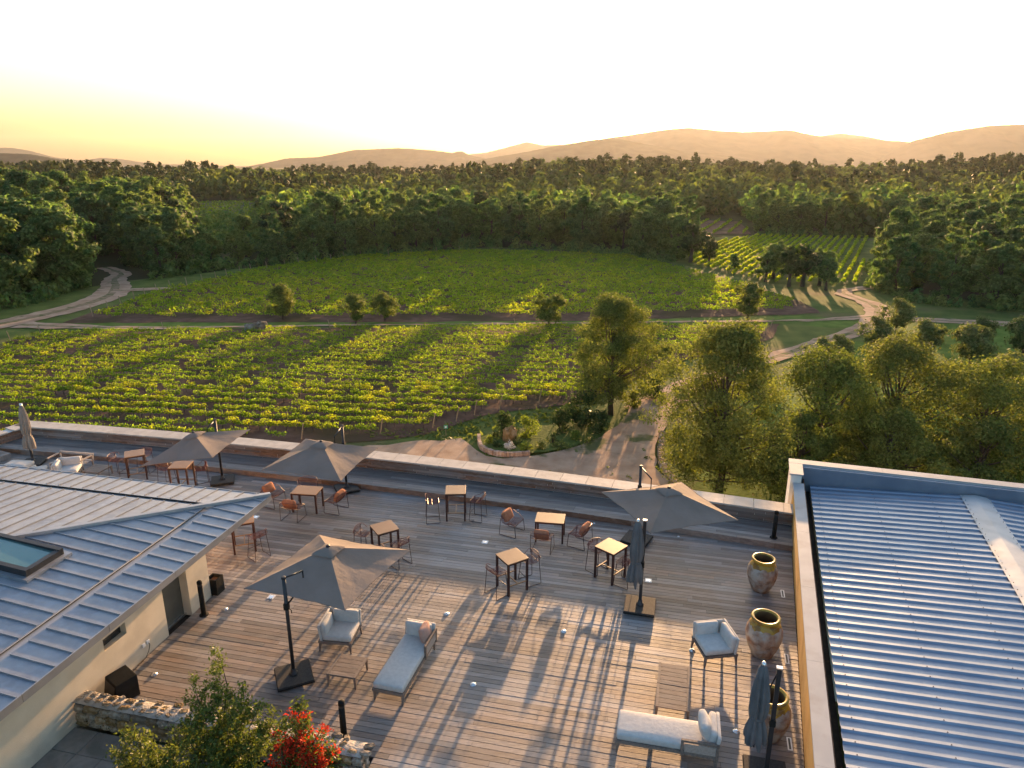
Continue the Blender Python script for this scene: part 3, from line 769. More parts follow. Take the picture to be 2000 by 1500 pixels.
while z < SZ1 - .05:
    hgt = rg.uniform(.15, .22); p = SP0
    while p < SP1 - .02:
        L = rg.uniform(.20, .40); L = min(L, SP1 - p + .03)
        stone(pq(p + L / 2, SQ0 + .055, z + rg.uniform(-.02, .02)), (L * .95, .15, hgt * rg.uniform(.88, 1.02)))
        p += L
    for qq in (SQ0 + .15, SQ0 + .31): stone(pq(SP1 - .06, qq + rg.uniform(-.02, .02), z), (.15, .16, hgt * .95))
    z += hgt
p = SP0
while p < SP1:
    L = rg.uniform(.16, .30); qq = SQ0 + .05 + rg.uniform(-.03, .03)
    while qq < SQ1 - .08:
        w = rg.uniform(.12, .20)
        if rg.random() < .8: stone(pq(p + L / 2, qq + w / 2, SZ1 - .055 + rg.uniform(-.01, .012)), (L * rg.uniform(.6, .85), w * rg.uniform(.6, .85), .08), rg.uniform(-.5, .5))
        qq += w
    p += L
pat = tag(MB().box(pq(-8.75, 4.9, -4.08), (6.86, 10.3, 7.84), -TH).build('patio', M_slabj), 'grey slab patio below the stone wall', 'patio', kind='structure')
for i in range(11):
    for j in range(16):
        p, q = -11.7 + i * .62, 9.72 - j * .62
        MB().box(pq(p, q, -.135 + rg.uniform(-.003, .003)), (.608, .608, .04), -TH).build('slab', M_slab, pat, bevel=.006)

# ------------------------------------------------------------------ right building: ochre wall, pale coping, corrugated roof
rb = empty('corrugated_roof_building', (0, 0, 0), 0, 'ochre walled building with a corrugated metal roof and pale coping', 'building')
UV_ = Vector((0.3264, 0.9452, 0)); RV_ = Vector((math.cos(R(17)), -math.sin(R(17)), 0))
O_ = Vector((8.73, 19.62, 0))
def rbp(s, t, z=0.0): return O_ + UV_ * s + RV_ * t + Vector((0, 0, z))
def slabp(name, s0, s1, t0, t1, z0, z1, m, parent=rb):
    V = [rbp(s, t, z) for z in (z0, z1) for s, t in ((s0, t0), (s0, t1), (s1, t1), (s1, t0))]
    return MB().add(V, [(0, 1, 2, 3), (7, 6, 5, 4), (0, 4, 5, 1), (1, 5, 6, 2), (2, 6, 7, 3), (3, 7, 4, 0)]).build(name, m, parent)
SN, SF = -16.0, 2.55                                   # near end / end of the low coping
slabp('side_wall', SN, SF, 0.0, 0.24, -8, 1.13, M_ochre)
s = SN
while s < SF - .05:
    s2 = min(SF, s + 3.0); slabp('coping', s, s2 - .006, -.03, .31, 1.131, 1.19, M_copmetal); s = s2
# raised front parapet with its corner block
slabp('front_wall', SF + .02, 3.85, -.12, 0.22, -8, 1.44, M_whitewall)
slabp('front_wall', 3.5, 3.85, .22, 12.5, -8, 1.44, M_whitewall)
slabp('coping', SF + .0, 3.52, -.17, .27, 1.442, 1.50, M_copmetal)
t = -.17
while t < 12.5:
    slabp('coping', 3.525, 3.92, t, min(t + 3.0, 12.6) - .006, 1.442, 1.502, M_copmetal); t += 3.0
slabp('gutter_board', SN, 3.4, .33, .37, .2, 1.02, mat('rusty_gutter', (.09, .05, .035), (.16, .09, .06), rough=.9, scale=4, bump=.4))
slabp('gutter_board', SN, 3.4, .37, .60, .2, .55, M_black)
RZ0, RZ1, TR = 0.80, 1.10, 5.55
def corr(name, t0, t1, z0, z1):
    prof = [(0.0, 0), (.13, 0), (.165, .042), (.205, .042), (.245, .042), (.285, 0), (.333, 0)]
    V = []; Fc = []; s = SN; pts = []
    while s < 3.40:
        for ds, dz in prof[:-1]: pts.append((s + ds, dz))
        s += .333
    for ds, dz in pts:
        V.append(rbp(ds, t0, z0 + dz)); V.append(rbp(ds, t1, z1 + dz))
    Fc = [(2 * i, 2 * i + 1, 2 * i + 3, 2 * i + 2) for i in range(len(pts) - 1)]
    return MB().add(V, Fc).build(name, M_corr, rb)
corr('roof_sheet', .58, TR, RZ0, RZ1)
corr('roof_sheet', TR, 12.5, RZ1, RZ1 - .42)
mb = MB()
V = []
for s in np.linspace(SN, 3.3, 60):
    wob = .004 * math.sin(s * 5)
    V += [rbp(s, TR - .42, RZ1 + .020 + wob), rbp(s, TR - .02, RZ1 + .066), rbp(s, TR + .02, RZ1 + .066), rbp(s, TR + .42, RZ1 + .016 + wob)]
mb.add(V, [(4 * i + k, 4 * i + k + 1, 4 * i + 5 + k, 4 * i + 4 + k) for i in range(59) for k in range(3)]); mb.build('ridge_cap', M_cap, rb)
slabp('upstand', 3.36, 3.50, .3, 12.5, .5, 1.44, M_corr)
mb = MB()
s = SN + .185
while s < 3.2:
    for tt in (.8, 2.5, 4.2, TR - .36, TR + .36):
        zz = (RZ0 + (RZ1 - RZ0) * (tt - .58) / (TR - .58)) if tt < TR - .4 else RZ1 + .0
        mb.box(rbp(s, tt, zz + .050), (.017, .017, .014))
    s += .333
tag(mb.build('roof_screws', M_dark, rb), kind='stuff')

# ------------------------------------------------------------------ furniture
def bar_table_proto(w=.68, d=.68, h=1.02, stretch=True, name='bar_table'):
    t = empty(name, (0, 0, 0), 0, 'x', 'table')
    MB().box((0, 0, h - .012), (w, d, .024)).build('tabletop', M_top, t, bevel=.004)
    for sx in (-1, 1):
        for sy in (-1, 1):
            MB().box((sx * (w / 2 - .035), sy * (d / 2 - .035), (h - .026) / 2), (.055, .055, h - .028)).build('leg', M_brown, t)
    fr = MB()
    for sy in (-1, 1): fr.box((0, sy * (d / 2 - .03), h - .05), (w - .13, .03, .045))
    for sx in (-1, 1): fr.box((sx * (w / 2 - .03), 0, h - .05), (.03, d - .13, .045))
    fr.build('apron', M_brown, t)
    if stretch:
        for sy in (-1, 1): MB().box((0, sy * (d / 2 - .035), .30), (w - .13, .03, .03)).build('stretcher', M_top, t)
        MB().box((0, 0, .30), (.03, d - .105, .028)).build('stretcher', M_top, t)
    return t
def catenary(a, b, sag, n=7):
    return [Vector(a).lerp(Vector(b), i / n) + Vector((0, 0, -sag * 4 * (i / n) * (1 - i / n))) for i in range(n + 1)]
def bar_stool_proto():
    """wire bar stool facing +Y"""
    t = empty('bar_stool', (0, 0, 0), 0, 'x', 'stool')
    for sx in (-1, 1):
        x0, x1 = sx * .17, sx * .25
        MB().tube([(x0, .17, .70), (x1, .22, .02), (x1, .20, .011), (x1, -.22, .011), (x1, -.24, .02), (x0 * 1.1, -.19, .90)], .0095, 6).build('sled_leg', M_sled, t)
    MB().tube([(-.235, .205, .28), (.235, .205, .28)], .0095, 6).build('footrest', M_sled, t)
    w = MB()
    for i in range(13):
        f = i / 12 * 2 - 1
        w.tube([(f * .19, .20, .72), (f * .20, .10, .695), (f * .21, -.08, .69), (f * .22, -.16, .72), (f * .235, -.215, .80), (f * .24, -.235 + .05 * f * f, .93 - .03 * f * f)], .0055, 5)
    for y, z, s in ((.20, .72, .195), (-.02, .69, .205), (-.16, .722, .22), (-.225, .84, .236)):
        w.tube([(-s, y, z + .002), (s, y, z + .002)], .007, 5)
    w.tube([(-.25, .0, .80), (-.255, -.12, .90), (-.24, -.19, .905), (-.12, -.225, .93), (0, -.24, .935), (.12, -.225, .93), (.24, -.19, .905), (.255, -.12, .90), (.25, .0, .80), (.2, .2, .72)], .008, 5)
    w.build('wire_seat', M_wire, t)
    return t
def wire_chair_proto():
    """low wide wire armchair facing +Y"""
    t = empty('wire_chair', (0, 0, 0), 0, 'x', 'chair')
    for sx in (-1, 1):
        MB().tube([(sx * .30, .26, .42), (sx * .31, .30, .02), (sx * .31, .28, .011), (sx * .31, -.28, .011), (sx * .31, -.30, .02), (sx * .33, -.24, .60)], .010, 6).build('sled_leg', M_sled, t)
    MB().tube([(-.3, .262, .40), (.3, .262, .40)], .009, 6).build('front_bar', M_sled, t)
    w = MB()
    for i in range(17):
        f = i / 16 * 2 - 1
        e = .055 * f * f
        w.tube([(f * .30, .27, .42), (f * .30, .12, .385 + e), (f * .30, -.08, .36 + e), (f * .31, -.19, .40 + e), (f * .325, -.27 + e, .55), (f * .335, -.31 + e * 2, .70 - e)], .0055, 5)
    for y, z, s in ((.27, .422, .30), (.0, .375, .30), (-.18, .405, .31), (-.26, .55, .325)): w.tube([(-s, y, z + .03), (0, y, z - .005), (s, y, z + .03)], .007, 5)
    w.tube([(-.30, .27, .43), (-.34, .05, .56), (-.345, -.15, .63), (-.30, -.25, .66), (-.15, -.295, .70), (0, -.31, .71), (.15, -.295, .70), (.30, -.25, .66), (.345, -.15, .63), (.34, .05, .56), (.30, .27, .43)], .009, 5)
    w.build('wire_seat', M_wire, t)
    return t
def bolster(loc, rz, label, m=M_rust, size=(.46, .15, .34), tilt=-.45, cat='cushion', group=None, puff=.045):
    T = Matrix.Rotation(tilt, 4, 'X')
    o = MB().soft((0, 0, 0), size, .05, puff, M=T).build('cushion', m, None, smooth=True)
    o.location = loc; o.rotation_euler = (0, 0, rz)
    return tag(o, label, cat, group)
def loc2(x, y, z=0.0): return (x, y, z)
def face(a, b): return math.atan2(b[1] - a[1], b[0] - a[0]) - math.pi / 2   # rotation that turns +Y toward b

bt = bar_table_proto(); bs = bar_stool_proto(); lt = bar_table_proto(.92, .66, .73, False, 'dining_table'); wc = wire_chair_proto()
TABLES = [((-14.34, 24.99), 27, 'square tan bar table nearest the stacked armchairs at the far left'),
          ((-12.10, 23.92), 2, 'square tan bar table below the left edge of the leftmost open parasol'),
          ((-1.90, 21.83), 2, 'square tan bar table by the parapet step, left of the low dining table'),
          ((0.00, 17.58), 32, 'square tan bar table in the middle of the deck with two stools'),
          ((2.85, 18.13), 46, 'square tan bar table next to the folded grey parasol'),
          ((-3.86, 19.24), 32, 'square tan bar table just behind the near open parasol'),
          ((-8.35, 19.75), 20, 'bar table mostly hidden under the zinc eave')]
for i, (p, a, lab) in enumerate(TABLES):
    if i == 0: bt.location = loc2(*p); bt.rotation_euler = (0, 0, R(a)); bt['label'] = lab; bt['group'] = 'bar tables'
    else: copy_tree(bt, loc2(*p), R(a), lab, 'bar tables')
STOOLS = [((-15.12, 25.10), (-14.34, 24.99), 'wire bar stool left of the table by the stacked armchairs'),
          ((-14.30, 25.55), (-14.34, 24.99), 'wire bar stool behind the table by the stacked armchairs'),
          ((-12.85, 24.28), (-12.1, 23.92), 'wire bar stool under the corner of the leftmost open parasol'),
          ((-11.55, 24.25), (-12.1, 23.92), 'wire bar stool right of the table under the leftmost parasol'),
          ((-2.66, 21.58), (-1.6, 21.75), 'wire bar stool with tan backrest left of the table by the step'),
          ((-1.16, 21.70), (-2.2, 22.05), 'wire bar stool right of the table by the parapet step'),
          ((-.42, 17.28), (.1, 17.75), 'wire bar stool left of the bar table in the middle of the deck'),
          ((.50, 17.90), (-.2, 17.5), 'wire bar stool behind the bar table in the middle of the deck'),
          ((2.52, 18.50), (3.0, 18.0), 'wire bar stool behind the bar table next to the folded parasol'),
          ((3.22, 17.80), (2.7, 18.2), 'wire bar stool in front of the bar table next to the folded parasol'),
          ((-4.55, 19.42), (-3.8, 19.2), 'wire bar stool left of the table behind the near parasol'),
          ((-3.35, 18.80), (-3.9, 19.3), 'wire bar stool whose feet show beside the near parasol corner'),
          ((-7.75, 19.25), (-8.4, 19.8), 'wire bar stool whose legs show under the zinc eave')]
for i, (p, f, lab) in enumerate(STOOLS):
    if i == 0: bs.location = loc2(*p); bs.rotation_euler = (0, 0, face(p, f)); bs['label'] = lab; bs['group'] = 'wire bar stools'
    else: copy_tree(bs, loc2(*p), face(p, f), lab, 'wire bar stools')
lt.location = (-7.10, 22.40, 0); lt.rotation_euler = (0, 0, R(-8)); lt['label'] = 'low rectangular tan table below the second open parasol'; lt['group'] = 'low tables'
copy_tree(lt, (1.22, 20.38, 0), R(-9), 'low rectangular tan table between three wire armchairs near the right parasol', 'low tables')
CHAIRS = [((-8.42, 22.75), (-7.3, 22.3), 'wire armchair with rust cushion beside the tip of the zinc roof', 1),
          ((-7.42, 21.72), (-7.2, 22.6), 'wire armchair seen from behind in front of the left low table', 1),
          ((-6.10, 22.30), (-7.0, 22.6), 'wire armchair with rust cushion right of the left low table', 1),
          ((-7.35, 23.30), (-7.2, 22.3), 'wire armchair half hidden under the second open parasol', 0),
          ((0.00, 20.75), (1.0, 20.2), 'wire armchair with rust cushion left of the right low table', 1),
          ((0.95, 19.68), (1.2, 20.6), 'wire armchair seen from behind in front of the right low table', 1),
          ((2.15, 20.00), (1.3, 20.5), 'wire armchair with rust cushion right of the right low table', 1)]
CUSH = ['rust cushion on the wire armchair beside the zinc roof tip', 'rust cushion on the wire armchair in front of the left low table', 'rust cushion on the wire armchair right of the left low table', None,
        'rust cushion on the wire armchair left of the right low table', 'rust cushion on the wire armchair in front of the right low table', 'rust cushion on the wire armchair right of the right low table']
for i, (p, f, lab, cu) in enumerate(CHAIRS):
    rz = face(p, f)
    if i == 0: wc.location = loc2(*p); wc.rotation_euler = (0, 0, rz); wc['label'] = lab; wc['group'] = 'wire armchairs'
    else: copy_tree(wc, loc2(*p), rz, lab, 'wire armchairs')
    if cu:
        off = Matrix.Rotation(rz, 3, 'Z') @ Vector((0, -.16, .60))
        bolster((p[0] + off.x, p[1] + off.y, off.z), rz, CUSH[i], tilt=.40, group='rust cushions')

# lounge pieces in grey teak with pale cushions -------------------------------------------------
def leg_mb(x, y, h, lean=(0, 0), w=.05):
    mb = MB()
    V = [(x + sx * w * .32 + lean[0], y + sy * w * .32 + lean[1], 0) for sx, sy in ((-1, -1), (1, -1), (1, 1), (-1, 1))] + [(x + sx * w * .6, y + sy * w * .6, h) for sx, sy in ((-1, -1), (1, -1), (1, 1), (-1, 1))]
    return mb.add(V, [(3, 2, 1, 0), (4, 5, 6, 7), (0, 1, 5, 4), (1, 2, 6, 5), (2, 3, 7, 6), (3, 0, 4, 7)])
def corner_chair_proto():
    """corner seat .84 x .84, backs on -X and +Y sides, open toward +X / -Y"""
    t = empty('corner_armchair', (0, 0, 0), 0, 'x', 'armchair')
    w = .84; h = w / 2
    for sx in (-1, 1):
        for sy in (-1, 1):
            leg_mb(sx * (h - .05), sy * (h - .05), .30 if (sx > 0 and sy < 0) else .31, (sx * .03, sy * .03), .055).build('leg', M_teak, t)
    fr = MB(); fr.box((0, -h + .03, .27), (w, .05, .07)); fr.box((0, h - .03, .27), (w, .05, .07)); fr.box((-h + .03, 0, .27), (.05, w - .12, .07)); fr.box((h - .03, 0, .27), (.05, w - .12, .07))
    fr.box((0, 0, .285), (w - .12, w - .12, .02))
    fr.build('seat_frame', M_teak, t)
    MB().soft((.05, -.05, .385), (w - .12, w - .12, .15), .05, .02).build('seat_cushion', M_cush, t, smooth=True)
    Tb = Matrix.Translation((0, h - .05, .50)) @ Matrix.Rotation(-.12, 4, 'X'); Tl = Matrix.Translation((-h + .05, 0, .50)) @ Matrix.Rotation(-.12, 4, 'Y')
    MB().soft((0, 0, 0), (w, .06, .44), .02, 0, M=Tb).build('back_panel', M_cush, t, smooth=True)
    MB().soft((0, -.03, 0), (.06, w - .08, .44), .02, 0, M=Tl).build('back_panel', M_cush, t, smooth=True)
    MB().soft((.06, -.085, .03), (w - .17, .13, .40), .05, .03, M=Tb).build('back_cushion', M_cush, t, smooth=True)
    MB().soft((.085, -.10, .03), (.13, w - .26, .40), .05, .03, M=Tl).build('back_cushion', M_cush, t, smooth=True)
    return t
def chaise_proto(side=1, name='chaise_longue'):
    """2.02 long along +Y (back at +Y end), .76 wide; arm rail on the given X side"""
    t = empty(name, (0, 0, 0), 0, 'x', 'lounger')
    w, L = .76, 2.02
    for sx in (-1, 1):
        for sy in (-1, 1): leg_mb(sx * (w / 2 - .04), sy * (L / 2 - .06), .27, (0, sy * .03), .055).build('leg', M_teak, t)
    fr = MB()
    for sx in (-1, 1): fr.box((sx * (w / 2 - .025), 0, .285), (.05, L, .075))
    for sy in (-1, 1): fr.box((0, sy * (L / 2 - .03), .285), (w - .1, .05, .07))
    for k in range(12): fr.box((0, -L / 2 + .12 + k * .16, .29), (w - .1, .09, .02))
    fr.build('frame', M_teak, t)
    MB().soft((0, -.06, .395), (w - .03, L - .14, .16), .05, .015).build('seat_cushion', M_cush, t, smooth=True)
    Tb = Matrix.Translation((0, L / 2 - .04, .53)) @ Matrix.Rotation(-.14, 4, 'X')
    MB().soft((0, 0, 0), (w, .07, .46), .02, 0, M=Tb).build('back_panel', M_cush, t, smooth=True)
    MB().soft((-.02 * side, -.10, .03), (w - .08, .14, .42), .05, .035, M=Tb).build('back_cushion', M_cush, t, smooth=True)
    ar = MB(); x = side * (w / 2 + .005)
    ar.box((x, L / 2 - .36, .60), (.05, .74, .05)); ar.box((x, L / 2 - .71, .43), (.05, .055, .36)); ar.box((x, L / 2 - .03, .43), (.05, .055, .36))
    ar.build('arm_rail', M_teak, t)
    MB().box((x, L / 2 - .37, .44), (.03, .60, .20)).build('arm_panel', M_paleteak, t)
    return t
def coffee_proto():
    t = empty('coffee_table', (0, 0, 0), 0, 'x', 'table')
    w = .72; h = .33
    for sx in (-1, 1):
        for sy in (-1, 1): leg_mb(sx * (w / 2 - .035), sy * (w / 2 - .035), h - .04, (sx * .012, sy * .012), .05).build('leg', M_teak, t)
    for sx in (-1, 1): MB().box((sx * (w / 2 - .03), 0, h - .02), (.06, w, .05)).build('rail', M_teak, t)
    for k in range(5):
        MB().box((0, -w / 2 + .072 + k * .144, h - .018), (w - .124, .134, .028)).build('slat', M_teak, t, bevel=.004)
    return t
ca = corner_chair_proto(); ca.location = (-4.30, 15.18, 0); ca.rotation_euler = (0, 0, R(-7)); ca['label'] = 'pale corner armchair below the near open parasol'; ca['group'] = 'corner armchairs'
copy_tree(ca, (4.94, 14.68, 0), R(-82), 'pale corner armchair beside the big jars on the right', 'corner armchairs')
ch1 = chaise_proto(1); ch1.location = (-2.50, 14.02, 0); ch1.rotation_euler = (0, 0, R(-15)); ch1['label'] = 'pale chaise longue with a pink pillow in the middle of the deck'; ch1['group'] = 'chaise longues'
ch2 = chaise_proto(-1 if False else 1); ch2.location = (3.17, 11.80, 0); ch2.rotation_euler = (0, 0, R(-102.5)); ch2['label'] = 'pale chaise longue with a white pillow at the bottom right'; ch2['group'] = 'chaise longues'
bolster((-2.10, 14.68, .66), R(-105), 'pink pillow leaning on the arm of the chaise longue', M_pink, (.44, .13, .38), .25, 'pillow', puff=.06)
bolster((3.90, 11.62, .68), R(-98), 'plump white pillow on the chaise longue at the bottom right', M_cush, (.56, .14, .44), .35, 'pillow', puff=.07)
ct = coffee_proto(); ct.location = (-3.84, 13.89, 0); ct.rotation_euler = (0, 0, R(-12)); ct['label'] = 'square slatted teak coffee table beside the parasol base'; ct['group'] = 'slatted coffee tables'
copy_tree(ct, (3.71, 13.58, 0), R(-14), 'slatted teak coffee table nearer to the corner armchair of a pair', 'slatted coffee tables')
copy_tree(ct, (3.53, 12.86, 0), R(-14), 'slatted teak coffee table nearer to the chaise longue of a pair', 'slatted coffee tables')
# pieces put aside at the far left
copy_tree(ca, (-16.95, 24.95, 0), R(15), 'pale corner armchair set aside behind the zinc roof', 'corner armchairs')
copy_tree(ct, (-15.95, 25.15, 0), R(-12), 'slatted coffee table set aside beside the far armchair', 'slatted coffee tables')
fr = empty('bench_frame', (-17.3, 25.75, 0), R(-10), 'empty pale teak lounge frame behind the far armchair', 'bench')
for sx in (-1, 1):
    for sy in (-1, 1): leg_mb(sx * .68, sy * .3, .36, (sx * .02, 0)).build('leg', M_paleteak, fr)
MB().box((0, .33, .58), (1.5, .05, .06)).build('back_rail', M_paleteak, fr)
for sx in (-1, 1): MB().box((sx * .72, 0, .56), (.05, .7, .05)).build('arm_rail', M_paleteak, fr); MB().box((sx * .72, .3, .46), (.05, .05, .22)).build('post', M_paleteak, fr)
for k in range(4): MB().box((0, -.26 + k * .17, .35), (1.4, .13, .025)).build('slat', M_paleteak, fr)
for i, (x, y, z, a, lab) in enumerate(((-19.2, 25.5, .10, 8, 'bottom cushion of the loose pile at the far left'), (-19.3, 25.6, .27, -6, 'top cushion of the loose pile at the far left'), (-18.6, 25.35, .10, 30, 'loose cushion lying beside the far left pile'))):
    o = MB().soft((0, 0, 0), (.95, .62, .16), .06, .02).build('seat_cushion', M_cush, None, smooth=True); o.location = (x, y, z); o.rotation_euler = (0, 0, R(a)); tag(o, lab, 'cushion', 'loose cushions')

# parasols --------------------------------------------------------------------------------------
def parasol_base(t, c, rz=0.0, s=.80):
    b_ = MB().box((c[0], c[1], .095), (s, s, .05), rz).build('base_slab', M_base, t, bevel=.008)
    fr = MB(); fr.box((c[0], c[1], .06), (s + .02, s + .02, .03), rz); fr.build('base_frame', M_black, t)
    for sx in (-1, 1):
        for sy in (-1, 1):
            o = Matrix.Rotation(rz, 3, 'Z') @ Vector((sx * (s / 2 - .04), sy * (s / 2 - .04), 0))
            MB().lathe([(.022, 0), (.03, .008), (.03, .04), (.02, .05)], 10, (c[0] + o.x, c[1] + o.y, 0)).build('castor', M_steel, t, smooth=True)
    MB().lathe([(.10, .12), (.10, .15), (.07, .17), (.055, .26), (.05, .27)], 16, (c[0], c[1], 0)).build('socket', M_dark, t, smooth=True)
def open_parasol(name, label, mast, mtop, fit, brz, slit=None):
    cx, cy, cz, yaw, tx, ty, side, rise = fit
    t = empty('open_parasol', (mast[0], mast[1], 0), 0, label, 'parasol', 'open cantilever parasols')
    ox, oy = mast
    parasol_base(t, (0, 0), brz)
    MB().tube([(0, 0, .15), (0, 0, mtop)], .043, 10).build('mast', M_dark, t, smooth=True)
    MB().lathe([(.05, 0), (.055, .01), (.055, .05), (.03, .06)], 12, (0, 0, mtop - .02)).build('mast_cap', M_dark, t)
    C = []
    for k in range(4):
        a = yaw + R(45) + k * math.pi / 2; x, y = side / 2 * math.sqrt(2) * math.cos(a), side / 2 * math.sqrt(2) * math.sin(a)
        C.append(Vector((cx - ox + x, cy - oy + y, cz + tx * x + ty * y)))
    A = Vector((cx - ox - tx * rise, cy - oy - ty * rise, cz + rise)); ctr = sum(C, Vector()) / 4
    can = None
    rg2 = random.Random(hash(name) % 1000)
    for k in range(4):
        P1, P2 = C[k], C[(k + 1) % 4]
        ph = rg2.uniform(0, 6)
        def fn(u, v, P1=P1, P2=P2, ph=ph):
            e = P1.lerp(P2, u)
            e = e.lerp(ctr, .05 * math.sin(math.pi * u))            # edge drawn in a little
            p = A.lerp(e, .05 + .95 * v)
            sag = .055 * math.sin(math.pi * v) * math.sin(math.pi * u)
            wr = .010 * math.sin(u * 19 + ph) * math.sin(math.pi * u) * v * v + .006 * math.sin(u * 43 + v * 9 + ph) * math.sin(math.pi * u) * v
            return p + Vector((0, 0, -sag + wr))
        MB().grid(fn, 18, 12).build('canopy_panel', M_canopy, t, smooth=True)
        hem = [fn(i / 18, 1.0) for i in range(19)]
        MB().tube(hem, .008, 5).build('hem', M_canopy, t)
        MB().tube([A.lerp(P1, .06) + Vector((0, 0, -.02)), P1 + Vector((0, 0, -.015))], .010, 5).build('rib', M_dark, t)
    # small vent cap with a ruffled edge
    def cap(w, z): return 1 + .10 * math.sin(w * 9)
    cp = MB()
    n = 24; V = []; Fc = []
    for j, (rr, dz) in enumerate(((.0, .085), (.12, .07), (.24, .03), (.34, -.03))):
        for k in range(n):
            w = 2 * math.pi * k / n + yaw
            sq = rr / max(abs(math.cos(w - yaw)), abs(math.sin(w - yaw))) * .85
            base = A.lerp(ctr, 0) + Vector((sq * math.cos(w), sq * math.sin(w), 0))
            V.append(base + Vector((0, 0, dz - .06 + (.012 * math.sin(k * 2.3) if j == 3 else 0) + tx * sq * math.cos(w) + ty * sq * math.sin(w))))
    for j in range(3):
        for k in range(n): Fc.append((j * n + k, j * n + (k + 1) % n, (j + 1) * n + (k + 1) % n, (j + 1) * n + k))
    cp.add(V, Fc).build('vent_cap', M_canopy, t, smooth=True)
    MB().lathe([(.05, 0), (.05, .03), (.02, .05)], 12, A + Vector((0, 0, .02))).build('finial', M_dark, t)
    # boom from the sliding clamp to the hub, and the link from the mast head
    clamp = Vector((0, 0, mtop - .72)); hub = A + Vector((0, 0, -.08))
    MB().tube([clamp, hub], .020, 8).build('boom', M_dark, t, smooth=True)
    MB().box((0, 0, mtop - .72), (.11, .11, .16)).build('clamp', M_black, t)
    MB().tube([clamp + Vector((.05, -.02, -.05)), clamp + Vector((.12, -.06, -.07)), clamp + Vector((.13, -.07, -.14))], .010, 6).build('crank_handle', M_black, t)
    j = clamp.lerp(hub, .40)
    surf = A.lerp(ctr + (Vector((0, 0, 0)) - Vector((ctr.x, ctr.y, 0))) * .0, 0)
    jj = Vector((j.x, j.y, max(j.z, mtop - .10)))
    MB().tube([(0, 0, mtop), jj], .021, 8).build('upper_arm', M_dark, t, smooth=True)
    MB().tube([jj, j], .016, 6).build('arm_joint', M_black, t)
    return t
open_parasol('a', 'near open taupe parasol over the pale corner armchair', (-5.10, 13.87), 2.67, (-4.357, 15.001, 2.217, -.389, .045, -.036, 2.781, .56), R(24))
open_parasol('b', 'second open taupe parasol from the left, by the low table', (-6.10, 23.92), 2.52, (-6.349, 21.955, 2.099, -.245, -.027, .009, 2.761, .586), R(24))
open_parasol('c', 'leftmost open taupe parasol above two bar tables', (-10.95, 24.62), 2.49, (-10.945, 22.991, 2.083, -.123, .175, -.026, 2.612, .513), R(20))
open_parasol('d', 'open taupe parasol on the right with its sunlit far side', (3.98, 20.2), 2.58, (4.466, 18.482, 2.122, -1.215, -.036, -.042, 2.807, .523), R(-30))

def folded_parasol(label, mast, hub, m, brz, top=2.62, seed=0, base_s=.80):
    t = empty('folded_parasol', (mast[0], mast[1], 0), 0, label, 'parasol', 'folded cantilever parasols')
    parasol_base(t, (0, 0), brz, base_s)
    MB().box((0, 0, (.15 + top + .02) / 2), (.085, .06, top + .02 - .15), brz).build('mast', M_dark, t, bevel=.008)
    MB().box((0, 0, top + .035), (.11, .085, .03), brz).build('mast_cap', M_steel, t)
    h = (hub[0] - mast[0], hub[1] - mast[1])
    rg2 = random.Random(seed); ph = [rg2.uniform(0, 6) for _ in range(4)]
    def fold(w, z):
        f = 1 + .20 * math.sin(8 * w + ph[0] + z * .6) + .10 * math.sin(13 * w + ph[1] - z) + .06 * math.sin(3 * w + ph[2] + z * 2)
        return f
    top2 = top + .02
    prof = [(.022, top2 + .03), (.05, top2), (.085, top2 - .10), (.12, top2 - .35), (.145, top2 - .65), (.15, top2 - .95), (.125, top2 - 1.14), (.105, top2 - 1.20), (.125, top2 - 1.26), (.17, top2 - 1.45), (.185, top2 - 1.62), (.175, top2 - 1.74)]
    fb = MB()
    n = 72; V = []; Fc = []
    for j, (r, z) in enumerate(prof):
        for k in range(n):
            w = 2 * math.pi * k / n; amt = min(1, j / 4)
            rr = r * (1 + (fold(w, z) - 1) * amt)
            zz = z - (.10 * max(0, math.sin(4 * w + ph[3])) + .05 * math.sin(7 * w + ph[0]) if j == len(prof) - 1 else 0)
            V.append((h[0] + rr * math.cos(w), h[1] + rr * math.sin(w), zz))
    for j in range(len(prof) - 1):
        for k in range(n): Fc.append((j * n + k, (j + 1) * n + k, (j + 1) * n + (k + 1) % n, j * n + (k + 1) % n))
    fb.add(V, Fc); fb.build('furled_canopy', m, t, smooth=True)
    n2 = 28
    MB().lathe([(.118, top2 - 1.225), (.122, top2 - 1.2), (.118, top2 - 1.17)], n2, (h[0], h[1], 0)).build('strap', m, t, smooth=True)
    MB().lathe([(.0, top2 + .07), (.03, top2 + .065), (.045, top2 + .03), (.05, top2 - .0)][::-1], 14, (h[0], h[1], 0)).build('finial', M_steel, t, smooth=True)
    MB().tube([(h[0], h[1], top2 - 1.9), (h[0], h[1], top2 - .1)], .02, 6).build('canopy_pole', M_dark, t)
    MB().tube([(0, 0, top), (h[0] * .85, h[1] * .85, top - .85)], .016, 6).build('boom', M_dark, t)
    MB().box((0, 0, 1.35), (.11, .10, .15), brz).build('clamp', M_black, t)
    return t
folded_parasol('folded dark grey parasol standing in the middle right of the deck', (3.46, 16.60), (3.27, 16.55), M_grey, R(-14), 2.62, 1)
folded_parasol('folded dark grey parasol in front of the lowest big jar', (4.96, 11.02), (4.70, 11.12), M_grey, R(-14), 2.55, 2)
folded_parasol('folded taupe parasol at the far left corner', (-19.20, 26.30), (-19.10, 26.15), M_taupe2, R(10), 2.50, 3)

